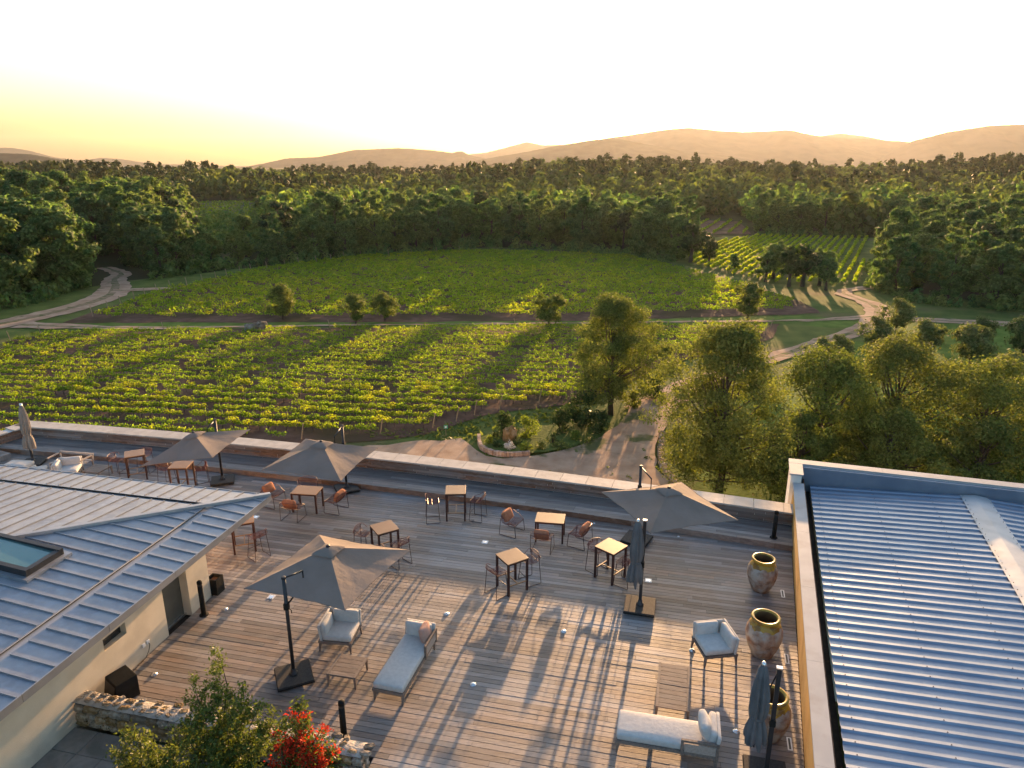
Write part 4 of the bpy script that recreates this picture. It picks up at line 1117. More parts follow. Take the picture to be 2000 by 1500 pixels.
# jars ------------------------------------------------------------------------------------------
def jar(loc, s, rz, label):
    t = empty('oil_jar', loc, rz, label, 'jar', 'big glazed oil jars'); t.scale = (s, s, s)
    out = [(.20, 0), (.235, .02), (.27, .10), (.345, .28), (.395, .46), (.41, .58), (.395, .70), (.35, .80), (.295, .865)]
    bd = MB().lathe(out, 40); bd.f = bd.f[:-1]; bd.build('body', M_jar, t, smooth=True)
    neck = [(.305, .85), (.272, .885), (.262, .915), (.268, .94)]
    rim = [(.268, .94), (.305, .95), (.325, .975), (.322, 1.0), (.295, 1.018), (.262, 1.012), (.245, .98)]
    rim_in = [(.245, .98), (.235, .90), (.27, .80), (.31, .65), (.28, .4), (.2, .15)]
    nk = MB().lathe(neck, 40); nk.f = nk.f[:-2]; nk.build('glazed_neck', M_glaze, t, smooth=True)
    rm = MB().lathe(rim, 40); rm.f = rm.f[:-2]; ro = rm.build('rim', M_glaze, t, smooth=True)
    il = MB().lathe(rim_in, 40); il.f = il.f[:-2]; il.build('inner_wall', M_jarin, t, smooth=True); MB().lathe([(.24, .15), (.02, .14)], 24).build('jar_floor', M_jarin, t)
    gb = MB(); n = 48; V = []; Fc = []                # ragged lower edge of the glaze
    for k in range(n):
        w = 2 * math.pi * k / n; low = .80 + .018 * math.sin(5 * w + rz) + .014 * math.sin(11 * w + 2 * rz) + .010 * math.sin(23 * w)
        for z_ in (.868, .845, low + .012, low):
            r_ = float(np.interp(z_, [.70, .80, .865, .90], [.395, .35, .297, .28])) + (.006 if z_ > low else .002)
            V.append((r_ * math.cos(w), r_ * math.sin(w), z_))
    for k in range(n):
        for m_ in range(3): a_ = k * 4 + m_; b_ = ((k + 1) % n) * 4 + m_; Fc.append((a_, a_ + 1, b_ + 1, b_))
    gb.add(V, Fc).build('glaze_edge', M_glaze, t, smooth=True)
    return t
jar((7.02, 17.48, 0), 1.0, .4, 'big weathered oil jar farthest from the camera by the ochre wall')
jar((6.13, 14.72, 0), 1.06, 1.9, 'big weathered oil jar beside the pale corner armchair')
jar((5.36, 12.10, 0), 1.04, 3.1, 'big weathered oil jar half hidden by the folded grey parasol')

# bollards, boxes, lights -----------------------------------------------------------------------
def bollard(loc, h, label):
    t = empty('bollard_light', loc, 0, label, 'lamp', 'black bollard lights')
    MB().lathe([(.065, .02), (.065, h - .16)], 20).build('post', M_black, t, smooth=True)
    MB().lathe([(.062, h - .16), (.062, h - .10)], 20).build('louvre', M_dark, t)
    MB().lathe([(.068, h - .10), (.068, h - .04), (.05, h - .012), (.02, h)], 20).build('head', M_black, t, smooth=True)
    MB().lathe([(.12, 0), (.12, .015), (.07, .025)], 20).build('foot_plate', M_black, t)
bollard((-8.22, 16.30, 0), 1.05, 'black bollard light beside the door of the cream house')
bollard((-3.52, 12.05, 0), .95, 'black bollard light by the end of the stone wall')
bollard((8.28, 20.05, .2), .95, 'black bollard light on the step by the ochre wall')
bx = empty('outdoor_speaker', pq(-11.58, 10.98), R(-38), 'black outdoor speaker box beside the stone wall', 'speaker')
mb = MB(); mb.add([(-.28, -.30, 0), (.28, -.30, 0), (.28, .26, 0), (-.28, .26, 0), (-.27, -.20, .5), (.27, -.20, .5), (.28, .26, .53), (-.28, .26, .53)], [(3, 2, 1, 0), (4, 5, 6, 7), (0, 1, 5, 4), (1, 2, 6, 5), (2, 3, 7, 6), (3, 0, 4, 7)])
mb.build('cabinet', M_black, bx, bevel=.012)
mb = MB(); mb.add([(-.24, -.298, .06), (.24, -.298, .06), (.23, -.218, .45), (-.23, -.218, .45)], [(0, 1, 2, 3)]); mb.build('grille', M_dark, bx)
bx = empty('planter_box', pq(-12.02, 15.06), -TH, 'small black box at the far corner of the cream house', 'box')
o = MB()
for sx, sy, dx, dy in ((-.15, 0, .03, .33), (.15, 0, .03, .33), (0, -.15, .27, .03), (0, .15, .27, .03)): o.box((sx, sy, .24), (dx, dy, .48))
o.build('sides', M_black, bx); MB().box((0, 0, .2), (.268, .268, .36)).build('filling', M_soil, bx)
so = empty('wall_socket', wl(-2.55, .0, .34), -TH, 'white double wall socket with a trailing cable on the cream wall', 'socket')
for y in (-.07, .07): MB().soft((.02, y, 0), (.04, .10, .10), .012).build('socket_plate', M_plate, so, smooth=True)
MB().tube([(.04, .07, -.02), (.07, .07, -.06), (.06, .02, -.2), (.06, -.1, -.31), (.08, -.5, -.33), (.1, -.9, -.33)], .008, 5).build('cable', M_black, so)
for (x, y), lab in zip(((-8.73, 21.8), (-.86, 20.12), (-6.69, 17.12), (3.94, 17.94)), ('white deck light plate beside the zinc roof edge', 'white deck light plate in the middle of the far deck', 'white deck light plate below the near parasol corner', 'white deck light plate beside the folded parasol')):
    t = empty('deck_light', (x, y, 0), -TH, lab, 'light', 'flat deck lights')
    MB().box((0, 0, .006), (.19, .19, .012)).build('plate', M_plate, t, bevel=.003); MB().box((0, 0, .0135), (.12, .12, .004)).build('lens', M_steel, t)
for (x, y), lab in zip(((-7.75, 16.55), (-8.44, 13.99), (-1.75, 16.35), (-.9, 13.65), (1.33, 15.61), (4.46, 14.86), (4.76, 12.23)),
                       ('round steel deck spotlight near the house door', 'round steel deck spotlight near the speaker box', 'round steel deck spotlight behind the chaise longue', 'round steel deck spotlight right of the chaise longue',
                        'round steel deck spotlight in the centre of the deck', 'round steel deck spotlight at the foot of the right armchair', 'round steel deck spotlight left of the lowest jar')):
    t = empty('deck_spotlight', (x, y, 0), 0, lab, 'light', 'round deck spotlights')
    MB().lathe([(.075, 0), (.075, .006), (.055, .012)], 20).build('collar', M_steel, t, smooth=True)
    MB().lathe([(.055, .012), (.05, .022), (.032, .032), (.01, .036)], 20).build('dome', M_steel, t, smooth=True)
for (x, y), lab in zip(((7.58, 17.27), (6.68, 14.53), (5.76, 11.88)), ('white slotted floor grille farthest from the camera by the ochre wall', 'white slotted floor grille beside the middle jar', 'white slotted floor grille nearest the camera by the ochre wall')):
    t = empty('floor_grille', (x, y, 0), -TH - R(2), lab, 'grille', 'floor grilles')
    g = MB()
    for sx in (-1, 1): g.box((sx * .035, 0, .006), (.028, .36, .012))
    for sy in (-1, 1): g.box((0, sy * .168, .0062), (.042, .024, .0118))
    g.build('frame', M_plate, t); MB().box((0, 0, .003), (.043, .312, .004)).build('slot', M_dark, t)
for (x, y), lab in zip(((.21, 22.33), (2.75, 21.37), (5.38, 20.48), (8.0, 19.55)), ('tiny step light left of the right low table', 'tiny step light right of the right low table', 'tiny step light below the right parasol', 'tiny step light beside the ochre wall')):
    pp = par_pt(x, 2.12)[0]
    t = empty('step_light', (x, min(y, pp.y), 0), 0, lab, 'light', 'tiny step lights')
    MB().lathe([(.04, 0), (.04, .005), (.03, .012), (.01, .014)], 14).build('lens', M_plate, t, smooth=True)

# ------------------------------------------------------------------ vegetation tools
def leaf_quads(C, S, rg, bias=None, bw=0.0, asp=.62):
    """rhombic leaves at centres C with sizes S -> verts (N*4), quads"""
    n = len(C); S = np.broadcast_to(np.asarray(S, float), (n,))[:, None]
    nr = rg.normal(size=(n, 3))
    if bias is not None: nr = nr + bias * bw
    nr /= np.linalg.norm(nr, axis=1, keepdims=True) + 1e-9
    t = rg.normal(size=(n, 3)); t -= nr * (t * nr).sum(1, keepdims=True); t /= np.linalg.norm(t, axis=1, keepdims=True) + 1e-9
    b = np.cross(nr, t)
    bend = nr * S * .18
    V = np.stack([C - t * S, C + b * S * asp + bend, C + t * S, C - b * S * asp + bend], 1)
    return V.reshape(-1, 3), np.arange(n * 4).reshape(n, 4)

def ball(n, rg, p=.45):
    d = rg.normal(size=(n, 3)); d /= np.linalg.norm(d, axis=1, keepdims=True)
    return d * rg.random((n, 1)) ** p

def crown_clusters(rg, n, h, base, cr, shape='round', sub=.30, shell=.5):
    out = []
    for i in range(n):
        t = rg.random()
        a = rg.random() * 2 * math.pi
        if shape == 'round': pr = max(.12, 1 - (2 * t - 0.85) ** 2 * .82) ** .6 if t > .42 else (0.62 + .9 * t) 
        elif shape == 'umbrella': pr = math.sqrt(max(0, 1 - t * t)); 
        elif shape == 'cone': pr = (1 - t) ** .7 * .9 + .1
        else: pr = math.sin(math.pi * (0.12 + .83 * t)) ** .7
        r = cr * pr * rg.random() ** shell * (.82 + .30 * math.sin(3 * a + n))
        sz = cr * sub * rg.uniform(.65, 1.25)
        out.append((r * math.cos(a), r * math.sin(a), base + (h - base - sz * .6) * t + sz * .15, sz))
    return out

def tree_meshes(seed, h, base, cr, r0, ncl, nl, leaf, shape='round', sub=.30, core=.62, limbs=14, lean=.0, squash=.8, fill=.5, bw=1.8, shell=.5):
    rg = np.random.default_rng(seed)
    cl = crown_clusters(rg, ncl, h, base, cr, shape, sub, shell=shell)
    Cs = []
    for (x, y, z, s) in cl:
        d = ball(nl, rg, fill); d[:, 2] *= squash
        Cs.append(np.array([x, y, z]) + d * s)
    C = np.concatenate(Cs); C[:, 2] = np.maximum(C[:, 2], .15)
    mid = np.array([0, 0, base + (h - base) * .35]); out = C - mid; out /= np.linalg.norm(out, axis=1, keepdims=True) + 1e-6
    S = leaf * rg.uniform(.65, 1.3, len(C))
    if True:                                    # leaves face away from the heart of their clump and of the crown
        cc = np.repeat(np.array([c[:3] for c in cl]), nl, 0); loc_ = C - cc; loc_ /= np.linalg.norm(loc_, axis=1, keepdims=True) + 1e-6
    V, Q = leaf_quads(C, S, rg, out * .6 + loc_ + np.array([0, 0, .25]), bw)
    lf = np.repeat(rg.random(len(C)), 4)
    if core:                                    # added solid blocks that stop light in the clumps, toned dark as inner shade
        cube = np.array([(-1, -1, -1), (1, -1, -1), (1, 1, -1), (-1, 1, -1), (-1, -1, 1), (1, -1, 1), (1, 1, 1), (-1, 1, 1)]) * .577
        qf = np.array([(0, 3, 2, 1), (4, 5, 6, 7), (0, 1, 5, 4), (1, 2, 6, 5), (2, 3, 7, 6), (3, 0, 4, 7)])
        hv = []; hq = []
        for n_, (x, y, z, sz) in enumerate(cl):
            hv.append((cube + rg.normal(0, .12, (8, 3))) * np.array([1, 1, squash]) * sz * core + np.array([x, y, z])); hq.append(qf + len(V) + n_ * 8)
        V = np.concatenate([V] + hv); Q = np.concatenate([Q] + hq); lf = np.concatenate([lf, np.full(len(cl) * 8, .1)])
    wood = MB()
    sway = [Vector((0, 0, 0))]
    topz = base + (h - base) * .72
    for i in range(1, 6): sway.append(Vector((rg.normal(0, .05) * cr * .5 + lean * i / 5, rg.normal(0, .05) * cr * .5, topz * i / 5)))
    wood.tube(sway, [r0 * 1.35, r0, r0 * .85, r0 * .65, r0 * .42, r0 * .15], 8)
    big = sorted(cl, key=lambda c: -c[3])[:limbs]
    for (x, y, z, s) in big:
        zz = max(base * .8, min(topz * .9, z * rg.uniform(.45, .7))); f = zz / topz * 5; i = min(4, int(f)); st = sway[i].lerp(sway[i + 1], f - i)
        en = Vector((x, y, z)); m1 = st.lerp(en, .5) + Vector((rg.normal(0, .1), rg.normal(0, .1), -.08 * (en - st).length + .1))
        wood.tube([st, m1, en], [r0 * .34, r0 * .2, r0 * .05], 5)
    cm = fastmesh('crown', V, Q, {'lf': lf, 'tr': np.zeros(len(lf))})
    return wood.mesh('trunk', True), cm, (V, lf)

def plant_tree(name, loc, rz, sc, meshes, leafm, label, cat='tree', group=None, barkm=None):
    t = empty(name, loc, rz, label, cat, group); t.scale = sc if isinstance(sc, tuple) else (sc, sc, sc)
    for nm, me, m in (('trunk', meshes[0], barkm or M_bark), ('crown', meshes[1], leafm)):
        if not me.materials: me.materials.append(m)
        o = bpy.data.objects.new(nm, me); COL.objects.link(o); o.parent = t
    return t

def in_poly(x, y, P):
    c = False; j = len(P) - 1
    for i in range(len(P)):
        if (P[i][1] > y) != (P[j][1] > y) and x < (P[j][0] - P[i][0]) * (y - P[i][1]) / (P[j][1] - P[i][1]) + P[i][0]: c = not c
        j = i
    return c

# ------------------------------------------------------------------ vineyards
def vine_proto(seed, nl=132, leaf=.075):
    rg = np.random.default_rng(seed)
    C = []
    for k in range(6):
        x0 = -.42 + .168 * k + rg.uniform(-.05, .05); top = rg.uniform(.68, 1.02); n = nl // 6
        t = rg.random(n) ** .8
        C.append(np.stack([x0 + rg.normal(0, .10, n), rg.normal(0, .09, n), .40 + (top - .40) * t], 1))
    C = np.concatenate(C)
    V, Q = leaf_quads(C, leaf * rg.uniform(.7, 1.35, len(C)), rg, np.array([0, 0, 1.0]), .5, .8)
    return V, Q, np.repeat(rg.random(len(C)), 4)
VP = [vine_proto(100 + i) for i in range(8)]
VL = [vine_proto(120 + i, 66, .085) for i in range(8)]
VLB = [vine_proto(130 + i, 36, .12) for i in range(8)]
VM = []
for i, (V, Q, lf) in enumerate(VP):
    tr = MB(); tr.tube([(0, 0, 0), (.03, .02, .3), (-.02, 0, .55)], [.035, .028, .022], 5); tr.tube([(-.4, 0, .56), (0, 0, .55), (.4, 0, .57)], .012, 4)
    tv = np.array(tr.v); tq = np.array([f for f in tr.f if len(f) == 4])
    me = fastmesh('vine', np.concatenate([V, tv]), np.concatenate([Q, tq + len(V)]), {'lf': np.concatenate([lf, np.zeros(len(tv))]), 'tr': np.zeros(len(V) + len(tv))})
    me.materials.append(L_vine); me.materials.append(M_vinewood)
    mi = np.zeros(len(me.polygons), dtype=np.int32); mi[len(Q):] = 1; me.polygons.foreach_set('material_index', mi)
    VM.append(me)
def rows_in(poly, ang, pitch, step, skip, rg, miss=.06):
    ca, sa = math.cos(ang), math.sin(ang); out = []
    xs = [x * ca + y * sa for x, y in poly]; vv = [-x * sa + y * ca for x, y in poly]
    v = min(vv) + pitch * .6; ri = 0
    while v < max(vv):
        u = min(xs) + rg.uniform(0, step); gap = 0
        ends = []
        while u < max(xs):
            x, y = u * ca - v * sa, u * sa + v * ca
            if in_poly(x, y, poly):
                if rg.random() > miss and math.sin(u * .13 + v * 2.9) * math.sin(u * .31 - v * 1.3) < .93: out.append((x + rg.normal(0, .04), y + rg.normal(0, .06), ri, ang))
                ends.append((x, y))
            u += step * rg.uniform(.92, 1.08)
        if ends: skip.append((ends[0], ends[-1], ri))
        v += pitch; ri += 1
    return out
def merge_vines(name, pts, protos, label, rg, sc=(.85, 1.2)):
    n = len(pts); VV = []; LF = []; TR = []
    pts_by = [[] for _ in protos]
    for p in pts: pts_by[int(rg.integers(len(protos)))].append(p)
    for pr, ps in zip(protos, pts_by):
        if not ps: continue
        V, Q, lf = pr; k = len(ps)
        a = np.array([p[3] for p in ps]) + rg.choice([0, math.pi], k) + rg.normal(0, .06, k); s = rg.uniform(*sc, k)
        X = np.array([p[0] for p in ps]); Y = np.array([p[1] for p in ps]); Z = ground(X, Y)
        ca, sa = np.cos(a), np.sin(a)
        W = np.stack([(V[None, :, 0] * ca[:, None] - V[None, :, 1] * sa[:, None]) * s[:, None] + X[:, None],
                      (V[None, :, 0] * sa[:, None] + V[None, :, 1] * ca[:, None]) * s[:, None] + Y[:, None],
                      V[None, :, 2] * s[:, None] + Z[:, None]], -1)
        VV.append(W.reshape(-1, 3)); LF.append(np.tile(lf, k))
        # vigour drifts over the field in patches
        pt = (np.sin(X * .11 + Y * .05) * np.sin(Y * .09 - X * .03) * .25 + .5 + rg.normal(0, .16, k)) % 1
        TR.append(np.repeat(pt, len(V)))
    VV = np.concatenate(VV); Q = np.arange(len(VV)).reshape(-1, 4)
    me = fastmesh(name, VV, Q, {'lf': np.concatenate(LF), 'tr': np.concatenate(TR)})
    return tag(mesh_obj(name, me, None, L_vine), label, 'vines', kind='stuff')
rgv = np.random.default_rng(5)
endsA = []; ANG_A = R(-6)
VAi = [(-55, 74), (-57.4, 79.5), (-54.6, 83.4), (-19, 85.6), (15, 86.8), (32.6, 87.8), (29.4, 81.2), (21, 74.6), (13.6, 69.3), (9, 62.6), (5.0, 58.4), (-2.6, 55.0), (-7.2, 50.6), (-20, 48.2), (-52, 48.5)]
ptsA = rows_in(VAi, ANG_A, 1.62, .74, endsA, rgv, .05)
def vis_rank(p):
    X, Y = p[0], p[1]
    hid = Y < 48.9 + (X + 20) * -.27 + 1.5 or abs(X) > .70 * Y
    return (Y + (500 if hid else 0))
ptsA.sort(key=vis_rank)
ORD = ['first', 'second', 'third', 'fourth', 'fifth', 'sixth', 'seventh', 'eighth', 'ninth', 'tenth', 'eleventh', 'twelfth']
near = ptsA[:300]; rks = sorted(set(p[2] for p in near))
for p in near:
    o = bpy.data.objects.new('vine', VM[int(rgv.integers(8))]); COL.objects.link(o)
    o.location = (p[0], p[1], GZ + .09); s = rgv.uniform(.72, .98); o.scale = (s, s, s); o.rotation_euler = (0, 0, p[3] + (math.pi if rgv.random() < .5 else 0))
    w = ORD[min(rks.index(p[2]), 11)]
    tag(o, 'leafy green vine in the %s row of the vineyard from the terrace' % w, 'vine', 'vines of the near vineyard')
merge_vines('vineyard_rows', ptsA[300:], VL, 'rows of vines filling the near vineyard', rgv, (.72, .98))
endsB = []
VBi = [(-55.6, 92.2), (-55.8, 111.3), (-48.8, 136), (-33.5, 155.4), (-9.6, 166.4), (8, 163.6), (25, 157), (36.2, 128.3), (41.2, 104), (39.0, 97.2), (10, 93.4), (-20, 92.2)]
merge_vines('vineyard_rows', rows_in(VBi, R(-14), 1.75, .85, endsB, rgv), VLB, 'rows of vines filling the far vineyard', rgv, (.8, 1.1))
eC = []
merge_vines('vineyard_rows', rows_in(VC, R(62), 1.7, 1.0, eC, rgv), [vine_proto(140 + i, 12, .24) for i in range(4)], 'rows of vines in the small vineyard beyond the grove', rgv)
merge_vines('vineyard_rows', rows_in(VD, R(68), 4.0, 1.2, eC, rgv), [vine_proto(150 + i, 12, .26) for i in range(4)], 'widely spaced vine rows at the edge of the wood', rgv)
# leaning end posts of the near rows
k = 0
for a_, b_, ri in endsA:
    for e, sgn, side in ((a_, -1, 'left'), (b_, 1, 'right')):
        if abs(e[0]) > .72 * e[1] or (e[1] < 49 + (e[0] + 20) * -.27): continue
        x, y = e[0] + sgn * .7, e[1]
        if side == 'left' and ri % 2: continue
        o = MB().tube([(0, 0, 0), (-sgn * .25 * -1, -.05, 1.25)], .045, 6).build('vine_post', M_post, None)
        o.location = (x, y, GZ + .05)
        tag(o, 'leaning wooden end post at the %s end of the near vineyard rows' % side, 'post', '%s end posts of the near vineyard' % side); k += 1
for a_, b_, ri in endsB[::2]:
    if abs(a_[0]) < .72 * a_[1]:
        o = MB().tube([(0, 0, 0), (-.2, 0, 1.5)], .055, 5).build('vine_post', M_post, None); o.location = (a_[0] - .6, a_[1], GZ + .05)
        tag(o, 'wooden end post along the left edge of the far vineyard', 'post', 'left end posts of the far vineyard')

# ------------------------------------------------------------------ woodland
MT = [tree_meshes(200 + i, 10.0, .5, 4.3, .22, 90, 62, .20, 'round', .235, core=.75, shell=.32) for i in range(4)] + [tree_meshes(210 + i, 11.2, .6, 3.7, .2, 70, 70, .2, 'oval', .26, core=.72, shell=.38) for i in range(2)]
PT = [tree_meshes(230 + i, 11.0, 6.2, 3.6, .2, 20, 60, .34, 'umbrella', .30, squash=.55) for i in range(3)]
def lod(seed, ncl, nl, leaf, shape='round', h=10., base=.9, cr=4.4, sub=.27):
    _, _, (V, lf) = tree_meshes(seed, h, base, cr, .2, ncl, nl, leaf, shape, sub, core=0, limbs=0, fill=.30, bw=2.2)
    return V, None, lf
ML = [lod(260 + i, 30, 10, .66) for i in range(5)]
MF = [lod(280 + i, 16, 4, 1.35, sub=.30) for i in range(6)]
PF = [lod(300 + i, 10, 5, 1.0, 'umbrella', 12, 6.5, 3.8, .34) for i in range(3)]
def poisson(poly, r, rg, keep=None, tries=30):
    xs = [p[0] for p in poly]; ys_ = [p[1] for p in poly]; cell = {}; out = []
    area = (max(xs) - min(xs)) * (max(ys_) - min(ys_))
    for _ in range(int(area / (r * r) * 5)):
        x, y = rg.uniform(min(xs), max(xs)), rg.uniform(min(ys_), max(ys_))
        if not in_poly(x, y, poly) or (keep and not keep(x, y)): continue
        k = (int(x // r), int(y // r)); ok = True
        for i in (-1, 0, 1):
            for j in (-1, 0, 1):
                for (a, b) in cell.get((k[0] + i, k[1] + j), ()):
                    if (a - x) ** 2 + (b - y) ** 2 < r * r: ok = False
        if ok: cell.setdefault(k, []).append((x, y)); out.append((x, y))
    return out
def merge_trees(name, pts, protos, m, label, rg, sc, cat='wood'):
    VV = []; LF = []; TR = []
    by = [[] for _ in protos]
    for p in pts: by[int(rg.integers(len(protos)))].append(p)
    for pr, ps in zip(protos, by):
        if not ps: continue
        V, _, lf = pr; k = len(ps); a = rg.uniform(0, 6.28, k); s = rg.uniform(*sc, k); sz = s * rg.uniform(.85, 1.15, k)
        X = np.array([p[0] for p in ps]); Y = np.array([p[1] for p in ps]); Z = ground(X, Y) - .2; ca, sa = np.cos(a), np.sin(a)
        W = np.stack([(V[None, :, 0] * ca[:, None] - V[None, :, 1] * sa[:, None]) * s[:, None] + X[:, None],
                      (V[None, :, 0] * sa[:, None] + V[None, :, 1] * ca[:, None]) * s[:, None] + Y[:, None],
                      V[None, :, 2] * sz[:, None] + Z[:, None]], -1)
        VV.append(W.reshape(-1, 3)); LF.append(np.tile(lf, k)); TR.append(np.repeat(rg.random(k), len(V)))
    VV = np.concatenate(VV)
    me = fastmesh(name, VV, np.arange(len(VV)).reshape(-1, 4), {'lf': np.concatenate(LF), 'tr': np.concatenate(TR)})
    return tag(mesh_obj(name, me, None, m), label, cat, kind='stuff')
rgt = np.random.default_rng(12)
Z1 = [(-62.5, 127.5), (-57, 140), (-42, 151.5), (-23, 165.5), (-13, 171.5), (-10, 181), (12, 172), (23, 164.5), (33, 149.5), (37.5, 152), (43, 178), (50, 212), (44, 245), (-100, 245), (-90, 170), (-76, 146), (-68.5, 133)]
Z2 = [(-72.5, 98), (-71, 109), (-72.5, 117), (-78, 128), (-86, 141), (-90, 160), (-98, 245), (-200, 260), (-200, 180), (-125, 105), (-95, 78), (-82, 84)]
Z3 = [(73, 141), (60, 114), (60.5, 104), (71, 98), (92, 88), (120, 90), (180, 150), (180, 190), (112, 182), (88, 165)]
Z4 = [(72, 210), (96, 202), (120, 200), (190, 205), (200, 245), (86, 262)]
fieldE = [(-168, 374), (-127, 388), (-96, 279), (-124, 277)]
def sightline(x, y): return -.45 < x / y < -.338 and 163 < y < 283
ZONES = [('left', Z2, 5.8, (.95, 1.48), ['tall rounded green tree in the dense wood left of the dirt track']),
         ('centre', Z1, 5.8, (.80, 1.22), ['rounded green tree in the tree line behind the far vineyard']),
         ('right', Z3, 5.6, (.70, 1.06), ['bushy green tree in the wood beside the right track']),
         ('farright', Z4, 6.0, (.85, 1.05), ['dark green tree in the thicket behind the small right vineyard'])]
def wood_label(nm, p, s, sc, depth, base):
    a = p[0] / p[1]
    if nm == 'centre':
        zone = ['at the left end by the track', 'above the pale small tree', 'left of the middle', 'in the middle bay', 'right of the middle', 'at the right end'][min(5, max(0, int((a + .47) / .125)))]
        row = 'front' if depth < 7 else ('second row' if depth < 15 else 'rear')
    else:
        a0, a1 = {'left': (-.74, -.48), 'right': (.50, .75), 'farright': (.33, .75)}[nm]
        zone = ['at its left side', 'in its middle', 'at its right side'][min(2, max(0, int((a - a0) / (a1 - a0) * 3)))]
        d0 = {'left': 122, 'right': 122, 'farright': 215}[nm]
        dd = math.hypot(p[0], p[1]) if nm != 'farright' else p[1]
        row = 'front' if dd < d0 + 8 else ('second row' if dd < d0 + 26 else 'rear')
    size = 'tall' if s > sc[0] + (sc[1] - sc[0]) * .66 else ('low' if s < sc[0] + (sc[1] - sc[0]) * .33 else 'mid sized')
    where = {'left': 'in the left wood by the track,', 'centre': 'behind the far vineyard,', 'right': 'in the wood by the right track,', 'farright': 'in the thicket behind the small vineyard,'}[nm]
    return '%s %s tree %s %s' % (size, row, where, zone)
TREE_BUDGET = {'left': 78, 'centre': 112, 'right': 58, 'farright': 34}
rest = []
front = {'left': lambda p: math.hypot(p[0], p[1]), 'centre': lambda p: p[1] + abs(p[0]) * .0, 'right': lambda p: math.hypot(p[0], p[1]), 'farright': lambda p: p[1]}
for nm, poly, r, sc, labs in ZONES:
    pts = poisson(poly, r, rgt)
    pts = [p for p in pts if abs(p[0]) < .95 * p[1] + 10 and not sightline(*p)]
    key = front[nm]
    if nm == 'centre':
        fl = [(-60, 131), (-56, 141), (-42, 151.5), (-23, 165.5), (-13, 171.5), (-10, 181), (12, 172), (23, 164.5), (33, 149.5), (43, 178), (50, 212)]
        key = lambda p: p[1] - float(np.interp(p[0], [a for a, b in fl], [b for a, b in fl]))
    pts.sort(key=key)
    vis = [p for p in pts if abs(p[0]) < .73 * p[1] + 4]
    ind = vis[:TREE_BUDGET[nm]]; si = set(ind)
    for p in ind:
        s = float(rgt.uniform(*sc)) * (.70 if -.46 < p[0] / p[1] < -.33 and p[1] < 170 else 1.0); z = float(ground(p[0], p[1]))
        pine = rgt.random() < .06
        plant_tree('pine_tree' if pine else 'woodland_tree', (p[0], p[1], z - .15), float(rgt.uniform(0, 6.28)), (s * float(rgt.uniform(.9, 1.12)), s * float(rgt.uniform(.9, 1.12)), s),
                   (PT if pine else MT)[int(rgt.integers(3 if pine else 6))], L_pine if pine else L_wood, ('umbrella pine rising over the %s wood' % ('far right' if nm == 'farright' else nm)) if pine else wood_label(nm, p, s, sc, key(p), labs[0]), 'tree', 'trees of the %s wood' % nm.replace('far', 'far '))
    rest += [p for p in pts if p not in si]
merge_trees('woodland', rest, ML, L_wood, 'dense tree tops behind the front rows of the woods', rgt, (.95, 1.25))
# undergrowth along the wood edges
edge = []
for line in ([(-70.8, 97), (-70.5, 108), (-71.5, 116), (-76, 127)], [(-64, 125.5), (-57, 138.6), (-42, 149.8), (-23, 163.8), (-12.5, 170), (-9, 179), (12, 170.2), (23, 162.6), (34, 147.5)], [(71, 140), (58.8, 113), (59.3, 103), (70.5, 96.8), (92, 86.5)], [(71, 208), (96, 200), (130, 199), (190, 203)]):
    for i in range(len(line) - 1):
        a, b = line[i], line[i + 1]; L = math.hypot(b[0] - a[0], b[1] - a[1])
        for t in np.arange(0, 1, 1.6 / L): edge.append((a[0] + (b[0] - a[0]) * t + rgt.normal(0, .5), a[1] + (b[1] - a[1]) * t + rgt.normal(0, .6)))
BU = [lod(320 + i, 9, 14, .30, 'round', 2.4, .1, 1.5, .42) for i in range(4)]
merge_trees('undergrowth', edge, BU, L_wood, 'low bushes along the edges of the woods', rgt, (.6, 1.2), 'bushes')
gapb = poisson([(-140, 150), (-50, 150), (-80, 284), (-140, 284)], 3.2, rgt, lambda x, y: -.47 < x / y < -.325 and 166 < y < 284)
merge_trees('scrub', gapb, [lod(330 + i, 10, 12, .36, 'round', 2.8, .1, 2.0, .40) for i in range(4)], L_wood, 'low scrub in the gap in front of the pale field', rgt, (.7, 1.3), 'bushes')
merge_vines('vineyard_rows', rows_in([(-164, 370), (-129, 383), (-99, 284), (-120, 283)], R(-14), 3.2, 1.6, [], rgt, .1), [vine_proto(160 + i, 8, .34) for i in range(3)], 'faint vine rows in the pale field among the left woods', rgt)
# the hills behind

ZB = [(-640, 240), (640, 240), (760, 700), (-760, 700)]
def keepb(x, y):
    return abs(x) < .92 * y + 10 and not in_poly(x, y, fieldE) and not in_poly(x, y, VD) and not in_poly(x, y, Z1) and not in_poly(x, y, Z2) and not in_poly(x, y, Z4) and not (52 < x < 84 and 195 < y < 272)
mid_ = poisson([(-360, 150), (330, 150), (400, 345), (-400, 345)], 6.4, rgt, lambda x, y: abs(x) < .92 * y + 10 and not in_poly(x, y, fieldE) and not sightline(x, y) and not any(in_poly(x, y, Z) for Z in (Z1, Z2, Z3, Z4, VC, VD)) and not (35 < x < 92 and y < 275) and (y > 245 or abs(x) > (60 if y > 200 else 175)))
merge_trees('hill_forest', mid_, [lod(340 + i, 22, 6, .95) for i in range(5)], L_hill, 'mixed forest on the nearer slopes', rgt, (.9, 1.25))
far_ = poisson([(-600, 340), (600, 340), (660, 690), (-660, 690)], 7.6, rgt, keepb)
iP = [p for p in far_ if (math.sin(p[0] * .021 + 1) * math.sin(p[1] * .017) > .1 and rgt.random() < .6) or rgt.random() < .10]; sP = set(iP)
merge_trees('hill_forest', [p for p in far_ if p not in sP], MF, L_hill, 'broadleaved forest on the far hills', rgt, (.95, 1.35))
